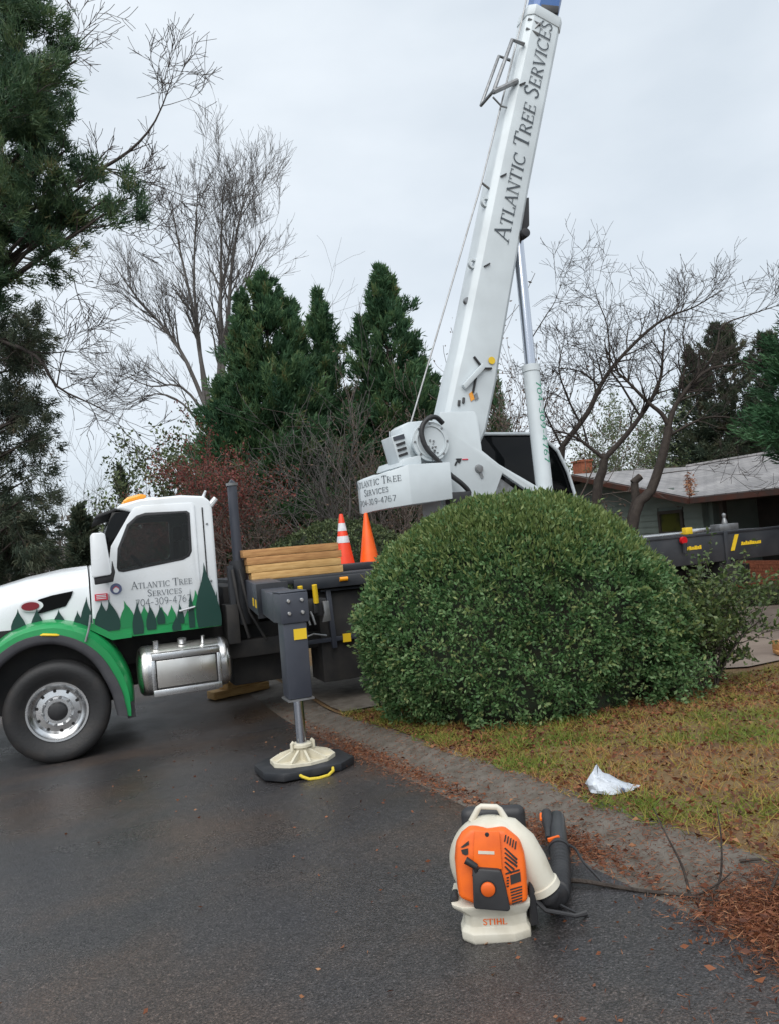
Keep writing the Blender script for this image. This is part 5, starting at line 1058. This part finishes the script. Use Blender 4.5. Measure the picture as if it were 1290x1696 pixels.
# ------------------------------------------------------------------ conifers
def conifer(name, base, h, r, n, seed, label, cat, mat_, size=0.21, leafw=0.2, asc=0.85, bare=0.12, per=56, group=None, shape=1.0, tops=None, trunk_r=0.16, spray=0.55):
    """dense conical evergreen; tops: extra leaders (dx, dy, height fraction, radius fraction)"""
    rng = np.random.default_rng(seed); root = empty(name, base, label, cat, group); b = np.array(base, float)
    C_, D_ = [], []
    cones_ = [(0, 0, 1.0, 1.0)] + list(tops or [])
    for cx, cy, hf, rf_ in cones_:
        m_ = int(n * .78 * rf_ * hf); t = 1 - np.sqrt(rng.uniform(0, 1, m_)) * (1 - bare) ; t = np.clip(t + rng.normal(0, .01, m_), bare, 0.985); kt = max(24, m_ // 14); t[:kt] = rng.uniform(.84, .985, kt)
        a = rng.uniform(0, 2 * PI, m_); prof = (1 - t) ** (0.8 * shape) * (0.74 + 0.26 * np.sin(t * 34 + 2.0 * np.sin(a * 2 + 1) + rng.uniform(0, 6))) * (0.88 + .16 * np.sin(a * 3 + t * 9)) * np.clip((t - bare) / .10 + .45, 0, 1)
        rr = prof * r * rf_ * np.where(rng.uniform(0, 1, m_) < .7, rng.uniform(.72, 1.22, m_), rng.uniform(.3, .8, m_))
        out_ = np.stack([np.cos(a), np.sin(a), np.zeros(m_)], 1); ctr = b + np.array([cx, cy, 0]) + np.array([0, 0, 1.0]) * (t * h * hf)[:, None]
        p = ctr + out_ * rr[:, None]; rr[:kt] *= .6; p = ctr + out_ * rr[:, None]; d = unit(out_ + np.array([0, 0, asc]) + np.array([0, 0, 1.0]) * (t ** 3 * 1.5)[:, None])
        s_ = rng.uniform(-1, 0.35, (m_, per)) ; L_ = spray * (0.35 + 0.9 * (1 - t)) * rng.uniform(.7, 1.3, m_)
        q = p[:, None, :] + d[:, None, :] * (s_ * L_[:, None])[:, :, None] + rng.normal(0, 1, (m_, per, 3)) * (0.16 * L_[:, None] * (1 - 0.55 * np.clip(s_, 0, 1)))[:, :, None]
        C_.append(q.reshape(-1, 3)); D_.append(np.repeat(d, per, 0))
    C_ = np.concatenate(C_); D_ = np.concatenate(D_)
    lv_ = leaves(C_, D_, size, leafw, rng, jit=0.4); tn = np.clip(np.repeat(rng.beta(2, 2.4, len(C_) // per), per) + rng.normal(0, .12, len(C_)), 0, 1)
    np_mesh('crown', lv_.reshape(-1, 3), 4, mat_, root, tn)
    mb = MB()
    for cx, cy, hf, rf_ in cones_: mb.tube([(base[0] + cx * .2, base[1] + cy * .2, base[2] - .3), (base[0] + cx * .7, base[1] + cy * .7, base[2] + h * .3), (base[0] + cx, base[1] + cy, base[2] + h * hf * .95)], [trunk_r, trunk_r * .7, 0.02], 8)
    rb_ = random.Random(seed)
    for _ in range(26):
        z = rb_.uniform(max(.04, bare * .6), .8); a = rb_.uniform(0, 2 * PI); L_ = r * (1 - z) * .8; p0 = Vector(base) + Vector((0, 0, h * z)); mb.tube([p0, p0 + Vector((math.cos(a) * L_, math.sin(a) * L_, L_ * asc * .7))], [trunk_r * .28, 0.01], 5)
    mb.build('trunk', M_bark2, root); return root
def gp(px, py, d, z=None):
    p = at(px, py, d); return (p.x, p.y, ground_at(p.x, p.y) if z is None else z)
EV = 'evergreens behind the truck'
cA = gp(470, 880, 24); topA = at(458, 442, 24).z
conifer('cypress_tree', cA, topA - cA[2], 3.5, 2100, 31, 'broad dark evergreen with several leaders behind the timber stack', 'tree', M_cyp, group=EV, bare=.16, tops=[(-0.75, 0, .93, .62), (.85, .2, .93, .55), (-1.5, 0.4, .70, .75), (1.4, .3, .72, .7)], shape=.72)
cB = gp(560, 880, 25.5); conifer('cypress_tree', cB, at(545, 470, 25.5).z - cB[2], 2.1, 1300, 32, 'slim pointed evergreen between two broader ones behind the truck', 'tree', M_cyp, group=EV, bare=.18, tops=[(-.6, 0.2, .78, .7)], shape=.75)
cC = gp(668, 880, 25); conifer('cypress_tree', cC, at(640, 432, 25).z - cC[2], 3.2, 1700, 33, 'ragged pointed evergreen just left of the crane boom', 'tree', M_cyp, group=EV, bare=.2, tops=[(-.75, .2, .86, .35), (.9, 0, .8, .5), (1.6, .2, .68, .55)], shape=.75)
cD = gp(835, 880, 27); conifer('cypress_tree', cD, at(835, 590, 27).z - cD[2], 1.6, 500, 34, 'dark evergreen half hidden between boom and lift cylinder', 'tree', M_cyp, group=EV, bare=.15)
cE = gp(1215, 820, 30); conifer('spruce_tree', cE, at(1215, 530, 30).z - cE[2], 3.6, 1300, 35, 'dull dark evergreen standing behind the house roof', 'tree', M_hem, bare=.1, asc=.2, shape=.62, tops=[(-1.0, .5, .9, .6), (1.6, -.8, .95, .8)])
cF = gp(1395, 900, 12.0); conifer('cypress_tree', cF, 5.4, 1.75, 900, 36, 'bright green feathery evergreen cut by the edge of the photo beside the house', 'tree', M_bright, size=.13, leafw=.16, per=60, asc=.05, bare=.48, shape=.42, spray=.5, group=EV)
cG = gp(208, 900, 31); conifer('cypress_tree', cG, at(208, 770, 31).z - cG[2], 1.1, 260, 37, 'small pointed evergreen above the truck roof lights', 'tree', M_hem, group=EV)
cH = gp(135, 900, 25); conifer('spruce_tree', cH, at(140, 835, 25).z - cH[2], 1.5, 420, 38, 'low dark evergreen seen just above the truck hood', 'tree', M_hem, asc=.2)

# broad-leaved evergreens and leafy shrubs: skeleton plus leaves
def leafy_tree(name, base, h, w_, seed, label, mat_, n=7, per=5, leaf=0.14, lvl=3, cat='tree', group=None, bark=None, r=0.07, up=.06, kids=(3, 4)):
    sk = Skel(seed); root = empty(name, base, label, cat, group); base = Vector(base); rng = np.random.default_rng(seed)
    for i in range(n):
        a = sk.r.uniform(0, 2 * PI); o_ = sk.r.uniform(.05, 1); d = Vector((math.cos(a) * o_ * w_ / h * 1.2, math.sin(a) * o_ * w_ / h * 1.2, 1))
        sk.grow(base + Vector((math.cos(a), math.sin(a), 0)) * .15, d, h * sk.r.uniform(.55, .8), r * sk.r.uniform(.6, 1), lvl, kids=kids, up=up, wander=.14, rmin=.0065)
    sk.build(root, bark or M_bark4, 'trunk', 'branches')
    if per:
        pts = [q for P_, R_ in sk.thin for q in P_[2:]]; C_ = np.repeat(np.array([tuple(q) for q in pts]), per, 0); C_ = C_ + rng.normal(0, leaf * .9, C_.shape)
        np_mesh('crown', leaves(C_, rng.normal(0, 1, C_.shape) + np.array([0, 0, .4]), leaf, .5, rng).reshape(-1, 3), 4, mat_, root, rng.beta(2, 2, len(C_)))
    return root
WT = 'winter trees behind the truck'
leafy_tree('magnolia_tree', gp(278, 900, 28), at(278, 722, 28).z + .4, 1.2, 41, 'dark rounded broadleaf evergreen above the cab roof', M_olive, n=6, per=14, leaf=.17, lvl=2)
leafy_tree('red_tree', gp(378, 905, 20), at(378, 790, 20).z + .5, 0.7, 42, 'bushy red-leaved tree behind the exhaust stack', M_red, n=6, per=7, leaf=.075, group=WT)
leafy_tree('red_tree', gp(290, 905, 26), at(290, 830, 26).z + .5, 1.3, 43, 'low reddish tree showing just above the white cab roof', M_red, n=8, per=9, leaf=.09, group=WT)
leafy_tree('brown_tree', gp(440, 905, 18.5), 2.7, 0.9, 44, 'brown twiggy tree between the exhaust stack and the timbers', M_brown, n=7, per=2, leaf=.06, group=WT)
leafy_tree('brown_tree', gp(570, 905, 20), at(570, 715, 20).z + .5, 1.7, 45, 'wide grey brown tangle of bare branches behind the cones', M_brown, n=10, per=0, group=WT, lvl=3, kids=(3, 4), bark=M_bark3)
leafy_tree('brown_tree', gp(660, 905, 21), at(660, 720, 21).z + .3, 1.3, 46, 'brown twiggy tree behind the crane counterweight', M_brown, n=9, per=1, leaf=.08, group=WT)
leafy_tree('brown_tree', gp(845, 905, 19), at(845, 600, 19).z, 1.1, 47, 'dark twiggy tree seen between boom and lift cylinder', M_brown, n=7, per=1, leaf=.08, group=WT)
leafy_tree('roadside_shrub', gp(1030, 860, 31), at(1030, 715, 31).z + .3, 2.6, 48, 'yellow green shrub showing above the low end of the house roof', M_olive, n=9, per=8, leaf=.10, cat='shrub')
leafy_tree('roadside_shrub', gp(1130, 840, 32), at(1130, 715, 32).z + .3, 2.0, 49, 'yellow green shrub behind the roof below the dark evergreen', M_olive, n=8, per=8, leaf=.10, cat='shrub')
leafy_tree('bare_tree', gp(110, 905, 42), at(110, 745, 42).z + .5, 3.0, 50, 'small pale bare tree far down the street above the hood', M_brown, n=8, per=0, bark=M_bark3, group=WT, r=.08)
leafy_tree('bare_tree', gp(215, 905, 40), at(215, 800, 40).z + .5, 3.0, 51, 'low bare tree far behind the windscreen', M_brown, n=8, per=0, bark=M_bark3, group=WT, r=.08)
leafy_tree('bare_tree', gp(520, 880, 44), at(515, 540, 44).z - 1, 2.2, 52, 'faint tall bare tree rising behind the dark evergreens', M_brown, n=6, per=0, bark=M_bark3, group=WT, r=.14, up=.1)

# ------------------------------------------------------------------ tall bare tree
def guided(name, base, seed, label, guides, d, mat_, r=1.0, sub=(10, 2.2, 3), group=None, **kw):
    """guides: (list of photo points at depth d, start radius, end radius)"""
    sk = Skel(seed); root = empty(name, base, label, 'tree', group)
    for pts, r0, r1, n in guides:
        lb = sk.limb([at(x, y, dd_) for x, y, dd_ in [(p[0], p[1], (p[2] if len(p) > 2 else d)) for p in pts]], r0 * r, r1 * r)
        sk.sprout(lb, n, sub[1], sub[2], **kw)
    sk.build(root, mat_, 'trunk', 'branches'); return root
tb_ = gp(362, 905, 34)
guided('bare_tree', tb_, 61, 'tall bare tree with many upright limbs rising left of the dark evergreens', [
    ([(362, 960), (358, 800), (354, 705)], .42, .34, 0),
    ([(354, 705), (364, 620), (366, 520), (367, 420), (370, 310)], .24, .03, 26),
    ([(360, 690), (376, 560), (384, 450), (396, 370), (408, 320)], .20, .03, 22),
    ([(354, 700), (334, 600), (322, 520), (300, 420), (285, 340)], .20, .03, 20),
    ([(352, 702), (310, 600), (270, 540), (225, 490), (185, 430)], .18, .025, 20),
    ([(340, 670), (330, 560), (322, 470), (325, 370), (330, 300)], .15, .025, 16),
    ([(345, 690), (300, 640), (250, 640), (205, 620)], .12, .02, 12),
    ([(340, 715), (305, 670), (262, 652), (215, 668)], .11, .02, 12),
    ([(378, 560), (405, 480), (425, 420), (440, 390)], .11, .02, 16),
    ([(366, 480), (385, 400), (392, 340)], .09, .02, 10),
    ], 34, M_bark3, r=.6, sub=(0, 1.6, 3), group=WT, kids=(2, 4), up=.06, wander=.08, ang=(16, 40), ratio=(.55, .8), rmin=.0065)
# bare tree behind the big pine
lt_ = gp(-150, 905, 17)
guided('bare_tree', lt_, 62, 'bare tree reaching into the sky from behind the big pine', [
    ([(-150, 905, 17), (-140, 600, 17), (-110, 420, 17)], .28, .22, 0),
    ([(-120, 480, 17), (-20, 400, 16.5), (70, 335, 16), (150, 290), (215, 250), (258, 200), (288, 125)], .12, .012, 22),
    ([(120, 310), (185, 285), (240, 300), (300, 322)], .04, .008, 9),
    ([(70, 335), (140, 330), (200, 380), (240, 395)], .035, .008, 8),
    ([(-120, 560, 17), (-20, 560, 16.5), (60, 590), (95, 640), (150, 668), (195, 690)], .09, .010, 14),
    ([(95, 640), (105, 590), (125, 540)], .03, .006, 6),
    ([(-100, 420, 17), (-20, 410, 16.5), (45, 428), (100, 445), (130, 470)], .07, .010, 10),
    ([(-110, 430, 17), (-10, 210, 16), (90, 110), (165, 40)], .09, .01, 12),
    ], 16, M_bark2, r=.62, sub=(0, .9, 2), kids=(3, 4), up=.03, wander=.11, ang=(22, 55), rmin=.006)

# ------------------------------------------------------------------ big pine and the shaggy conifer at the left edge
def limb_pine(name, base, top, trunk_r, ends, d, seed, label, mat_, clump=34, nl=.20, nw=.012, cl_r=.16, dens=5, lift=.25, droop=0.0, twl=1.1):
    sk = Skel(seed); root = empty(name, base, label, 'tree'); rng = np.random.default_rng(seed); base = Vector(base); top = Vector(top)
    tr = sk.limb([base + Vector((0, 0, -.3)), base.lerp(top, .5) + Vector((.1, 0, 0)), top], trunk_r, .06)
    C_, D_ = [], []
    for (px, py, dd_, t) in ends:
        e = at(px, py, dd_); s0 = base.lerp(top, t); mid = s0.lerp(e, .5) + Vector((0, 0, droop)); lb = sk.limb([s0, mid, e], .06, .014, 5)
        pts = lb[0]; k0 = len(sk.thin); sk.sprout(lb, int(dens * 2.2), twl, 1, t0=.3, kids=(2, 4), up=lift * .25, wander=.2, ang=(25, 65), rmin=.006)
        tips = [(P_[-1], (P_[-1] - P_[-2]).normalized()) for P_, R_ in sk.thin[k0:]] + [(P_[-2], (P_[-1] - P_[-2]).normalized()) for P_, R_ in sk.thin[k0:]] + [(e, (e - mid).normalized())]
        for q, dr_ in tips:
            for _ in range(1): C_.append(tuple(q + sk.rv() * cl_r * .55)); D_.append(tuple(dr_ + UP * lift))
    C_ = np.array(C_); D_ = unit(np.array(D_)); n = len(C_)
    cc = np.repeat(C_, clump, 0) + rng.normal(0, cl_r * .45, (n * clump, 3)); nd = needles(cc, np.repeat(D_, clump, 0), nl, nw, rng, jit=.5)
    np_mesh('crown', nd.reshape(-1, 3), 3, mat_, root, np.clip(np.repeat(rng.beta(2, 2.2, n), clump) + rng.normal(0, .12, n * clump), 0, 1)); sk.build(root, M_bark, 'trunk', 'branches'); return root
rp2 = random.Random(77)
pe = []
for k in range(22):
    y = rp2.uniform(-60, 350); lim = 205 - 0.00 * y if y > 230 else (150 if y > 120 else 120 - (120 - y) * .1)
    x = (lim - 55) * (1 - abs(rp2.gauss(0, .42))); pe.append((x - 20, y, rp2.uniform(11.0, 13.5), min(.97, max(.3, (905 - y + 120) / 1500))))
pe += [(198, 330, 12, .42), (180, 362, 12, .4), (170, 300, 12.3, .44), (150, 345, 12.2, .42), (110, 370, 12, .38), (195, 355, 11.8, .4), (90, 360, 12, .4), (50, 375, 12.5, .38), (40, 330, 12, .45), (130, 250, 12.4, .48), (150, 100, 12.5, .6), (100, 180, 12.6, .55), (120, 215, 12, .5), (60, 250, 12, .5), (30, 150, 12, .6), (80, 60, 12.5, .68), (100, 10, 12.6, .72)]
pbse = at(-130, 1150, 12.5); pb0 = (pbse.x, pbse.y, road_z(pbse.x, pbse.y)); ptop = at(-40, -420, 12.5)
limb_pine('pine_tree', pb0, ptop, .24, [(a - 22, b_, c_, d_) for a, b_, c_, d_ in pe], 12, 71, 'tall dark pine with tufted limbs leaning in at the upper left', M_pine, dens=2.0, clump=60, nl=.14, nw=.02, cl_r=.12, twl=.62)
he = []
for k in range(32):
    y = rp2.uniform(530, 960); lim = 0 + 45 * smooth01((y - 480) / 160); x = lim * (1 - abs(rp2.gauss(0, .5))); he.append((x, y, rp2.uniform(16, 19), min(.95, max(.06, (985 - y) / 560))))
hb_ = at(-70, 985, 17.5); hz = road_z(hb_.x, hb_.y)
limb_pine('shaggy_conifer', (hb_.x, hb_.y, hz), tuple(at(-50, 440, 17.5)), .2, he, 17, 72, 'shaggy drooping grey green conifer at the left edge above the truck hood', M_hem, dens=2.2, clump=46, nl=.16, nw=.024, cl_r=.15, lift=-.15, droop=.2, twl=.75)

# ------------------------------------------------------------------ ornamental bare trees in front of the house
OR = 'bare ornamental trees in front of the house'; kw_ = dict(kids=(2, 3), up=.03, wander=.085, ang=(22, 55), ratio=(.55, .85), rmin=.0035)
def obase(px, py, d): p = at(px, py, d); return (p.x, p.y, ground_at(p.x, p.y))
def down(px, py, d):   # continue a trunk straight to the ground
    p = at(px, py, d); g_ = ground_at(p.x, p.y); k = (py + 30)
    while at(px, k, d).z > g_ and k < 1400: k += 10
    return (px - 2, k, d)
guided('ornamental_tree', obase(985, 960, 14.6), 81, 'forked bare tree whose pale trunk rises before the low house eave', [
    ([down(985, 850, 14.6), (987, 827), (997, 780), (1000, 760)], .10, .075, 0),
    ([(1000, 760), (983, 747), (950, 723), (915, 712)], .05, .012, 9),
    ([(1000, 760), (1037, 720), (1073, 670), (1093, 627), (1097, 587), (1100, 545)], .06, .012, 18),
    ([(1060, 690), (1030, 640), (1010, 610), (1000, 560)], .03, .01, 9),
    ], 14.6, M_bark, sub=(0, .62, 3), group=OR, **kw_)
guided('ornamental_tree', obase(925, 960, 15.2), 82, 'bare tree arching up to the right from behind the operator cab', [
    ([down(922, 860, 15.2), (922, 830), (927, 773), (930, 740)], .09, .07, 0),
    ([(930, 740), (973, 683), (993, 640), (1020, 600), (1073, 547), (1110, 523), (1150, 508), (1195, 480)], .06, .008, 26),
    ([(960, 700), (940, 660), (925, 610), (935, 560)], .03, .008, 10), ([(993, 640), (960, 615), (925, 610)], .025, .008, 8),
    ([(930, 740), (905, 690), (897, 670)], .03, .012, 6), ([(880, 560), (905, 520), (918, 500), (930, 465)], .014, .005, 6),
    ([(1010, 612), (1005, 540), (990, 500), (985, 480)], .02, .006, 9),
    ], 15.2, M_bark, sub=(0, .62, 3), group=OR, **kw_)
guided('ornamental_tree', obase(1045, 960, 13.8), 83, 'bare tree with a leaning trunk and spreading limbs before the green wall', [
    ([down(1030, 900, 13.8), (1050, 853), (1077, 813), (1097, 753), (1107, 707)], .105, .07, 0),
    ([(1107, 707), (1095, 685), (1073, 667), (1040, 633), (1020, 613), (1000, 570)], .05, .008, 16),
    ([(1107, 707), (1117, 673), (1143, 637), (1177, 610), (1223, 603), (1290, 590)], .055, .008, 18),
    ([(1110, 720), (1153, 697), (1187, 690), (1233, 697), (1262, 712)], .03, .006, 8),
    ([(1150, 632), (1185, 580), (1195, 540), (1245, 520), (1290, 505)], .03, .006, 12),
    ([(1090, 785), (1130, 780), (1160, 778)], .012, .004, 2),
    ([(1120, 670), (1135, 600), (1130, 555), (1138, 520)], .025, .006, 10),
    ], 13.8, M_bark, sub=(0, .62, 3), group=OR, **kw_)
sp0, sp1, sp2 = at(1036, 890, 13.9), at(1052, 830, 13.9), at(1050, 800, 13.9)
stub = MB().tube([Vector((sp0.x, sp0.y, ground_at(sp0.x, sp0.y))), sp0, sp1, sp2], [.09, .08, .075, .07], 10); stub.tube([at(1047, 800, 13.9), at(1060, 789, 13.9)], .065, 10)
so = tag(stub.build('sawn_trunk', M_bark), 'dark sawn off tree trunk with a fresh orange cut before the gable', 'tree trunk')
e_, e2_ = at(1060, 789, 13.9), at(1061, 788.2, 13.9); MB().lathe([(0.056, 0.0), (0.05, 0.006), (0, 0.006)], e_, e2_ - e_, 10).build('cut_face', pmat('fresh_cut_wood', (0.52, 0.24, 0.09), .8), so)

# ------------------------------------------------------------------ far woods that read as one mass
rng = np.random.default_rng(90); C_ = []
for _ in range(760):
    a = rng.uniform(math.radians(-42), math.radians(48)); d = rng.uniform(70, 120); X = math.sin(a + YAW) * d; Y = math.cos(a + YAW) * d
    hgt = rng.uniform(4, 8); q = rng.normal(0, 1, (70, 3)) * np.array([2.2, 2.2, hgt * .32]) + np.array([X, Y, -1.9 + hgt * .45]); C_.append(q)
C_ = np.concatenate(C_)
tag(np_mesh('far_woods', leaves(C_, rng.normal(0, 1, C_.shape) + np.array([0, 0, .8]), .9, .35, rng).reshape(-1, 3), 4, tint_mat('far_woods_leaves', [(0, (.03, .032, .026)), (.5, (.065, .055, .045)), (1, (.10, .085, .07))], .8, .1), None, rng.beta(2, 2, len(C_))), 'brown and green woods far behind the street', 'woods', kind='stuff')

# ================================================================== GRASS, LEAVES, NEEDLES
rng = np.random.default_rng(101)
def zs(X, Y, f): return np.array([f(float(a), float(b_)) for a, b_ in zip(X, Y)])
def scatter_lawn(n, x0, x1, y0, y1):
    X = x0 + (x1 - x0) * rng.uniform(0, 1, n) ** 1.3; Y = rng.uniform(y0, y1, n)
    edge = 2.50 + np.abs(rng.normal(0, .075, n)) + 0.03 * np.sin(Y * 3.1) + 0.02 * np.sin(Y * 17 + 1); ok = (X > edge) & ~((X > 5.5) & (Y > 6.4)) & ~((Y > 8.2)); X, Y = X[ok], Y[ok]
    return X, Y, np.maximum(zs(X, Y, lawn_z), zs(X, Y, gz))
X, Y, Z = scatter_lawn(125000, 2.4, 8.0, 0.6, 8.3)
pat = np.sin(X * 2.3 + np.sin(Y * 1.7)) * np.sin(Y * 2.1 - X) + .5 * np.sin(X * 6 + Y * 5)
keep = rng.uniform(0, 1, len(X)) < np.clip(.62 + .35 * pat, .15, 1); X, Y, Z, pat = X[keep], Y[keep], Z[keep], pat[keep]
P_ = np.stack([X, Y, Z], 1); D_ = rng.normal(0, .75, P_.shape); D_[:, 2] = rng.uniform(.25, .9, len(X))
gn = np.clip(.50 + .42 * pat + rng.normal(0, .22, len(X)), 0, 1)
M_grass = tint_mat('dormant_grass', [(0, (.30, .125, .045)), (.28, (.38, .235, .075)), (.55, (.26, .235, .045)), (1, (.11, .18, .022))], .7, .2)
tag(np_mesh('grass', needles(P_, D_, .035 + .06 * np.clip(.5 + .6 * np.sin(X * 7 + Y * 3) * np.sin(Y * 8 - X * 4) + .3 * np.sin(X * 17 - Y * 13), 0, 1), .006, rng, jit=.25).reshape(-1, 3), 3, M_grass, None, gn), 'patchy winter grass, straw coloured and green, on the lawn', 'grass', kind='stuff')
M_litter = tint_mat('fallen_leaf_litter', [(0, (.045, .018, .012)), (.4, (.13, .042, .020)), (.75, (.24, .085, .035)), (1, (.36, .19, .095))], .65, .1)
# fallen leaves on the lawn and road
X, Y, Z = scatter_lawn(13000, 2.45, 9.0, 0.6, 8.3); P_ = np.stack([X, Y, Z + .012], 1); D_ = rng.normal(0, 1, P_.shape) * np.array([1, 1, .25])
tag(np_mesh('fallen_leaves', leaves(P_, D_, .036, .55, rng, fold=.9, jit=.25).reshape(-1, 3), 4, M_litter, None, rng.beta(1.6, 1.6, len(X))), 'brown fallen leaves scattered over the lawn', 'leaves', kind='stuff')
Y = rng.uniform(.5, 8.0, 230); X = 2.05 - np.abs(rng.normal(0, 1.1, 230)); P_ = np.stack([X, Y, zs(X, Y, road_z) + .008], 1); D_ = rng.normal(0, 1, P_.shape) * np.array([1, 1, .12])
tag(np_mesh('fallen_leaves', leaves(P_, D_, .024, .5, rng, fold=.4, jit=.1).reshape(-1, 3), 4, M_litter, None, rng.beta(2.2, 1.6, len(X))), 'sparse fallen leaves on the wet asphalt', 'leaves', kind='stuff')
# needles gathered in the gutter, thick on the right where they are heaped
def gut(n, yc, ys_, xc, xs, lift):
    Y = rng.normal(yc, ys_, n); X = rng.normal(xc, xs, n); ok = (X > 1.2) & (X < 3.2); X, Y = X[ok], Y[ok]; return np.stack([X, Y, zs(X, Y, gz) + rng.uniform(0.003, 1, len(X)) ** 1.5 * lift + .004], 1)
parts_ = [gut(4200, 5.2, 1.9, 2.16, .06, .015), gut(2200, 3.35, .25, 2.17, .07, .02), gut(2600, 6.3, .9, 2.08, .09, .02), gut(2500, 4.6, 2.4, 2.62, .10, .02), gut(11000, 1.70, .30, 2.19, .10, .045), gut(15000, 2.0, .2, 2.34, .13, .05), gut(1600, 2.3, .12, 2.25, .12, .03), gut(300, 1.6, .5, 1.75, .2, .004), gut(1800, 5.0, 2.0, 2.40, .13, .006), gut(900, 2.9, .5, 2.42, .1, .006)]
P_ = np.concatenate(parts_); D_ = rng.normal(0, 1, P_.shape) * np.array([1, 1, .22])
tag(np_mesh('pine_straw', needles(P_, D_, .032, .004, rng, jit=.15).reshape(-1, 3), 3, M_litter, None, rng.beta(2, 1.8, len(P_))), 'rust coloured pine straw and leaf litter gathered along the gutter', 'pine straw', kind='stuff')
P2 = np.concatenate([gut(700, 1.8, .3, 2.2, .16, .05), gut(420, 5.0, 2.0, 2.17, .06, .02), gut(60, 3.4, .2, 2.2, .08, .02)]); D_ = rng.normal(0, 1, P2.shape) * np.array([1, 1, .3])
tag(np_mesh('gutter_leaves', leaves(P2, D_, .032, .5, rng, fold=.8, jit=.2).reshape(-1, 3), 4, M_litter, None, rng.beta(1.8, 1.6, len(P2))), 'brown leaves lying in the gutter along the kerb', 'leaves', kind='stuff')
# litter under the dome bush and on the driveway edge
Y = rng.uniform(5.0, 8.2, 5000); X = rng.uniform(2.6, 6.2, 5000); P_ = np.stack([X, Y, zs(X, Y, lawn_z) + .012], 1); D_ = rng.normal(0, 1, P_.shape) * np.array([1, 1, .2])
tag(np_mesh('bush_litter', leaves(P_, D_, .04, .5, rng, fold=.7, jit=.2).reshape(-1, 3), 4, M_litter, None, rng.beta(1.8, 2.4, len(P_))), 'dark leaf litter under the dome bush', 'leaves', kind='stuff')
# leaves caught in the roof valley
t_ = rng.beta(1.1, 1.8, 420); V0, V1 = np.array([13.2, 14.05, RE + .02]), np.array([17.2, 18.3, RR + .02]); P_ = V0 + (V1 - V0) * t_[:, None] * .75 + rng.normal(0, 1, (420, 3)) * np.array([.05, .09, .004])
lo_ = np_mesh('valley_leaves', leaves(P_, rng.normal(0, 1, P_.shape) * np.array([1, 1, .2]), .08, .5, rng, fold=.3, jit=.1).reshape(-1, 3), 4, M_litter, house, rng.beta(3, 1.3, 420)); lo_['kind'] = 'stuff'
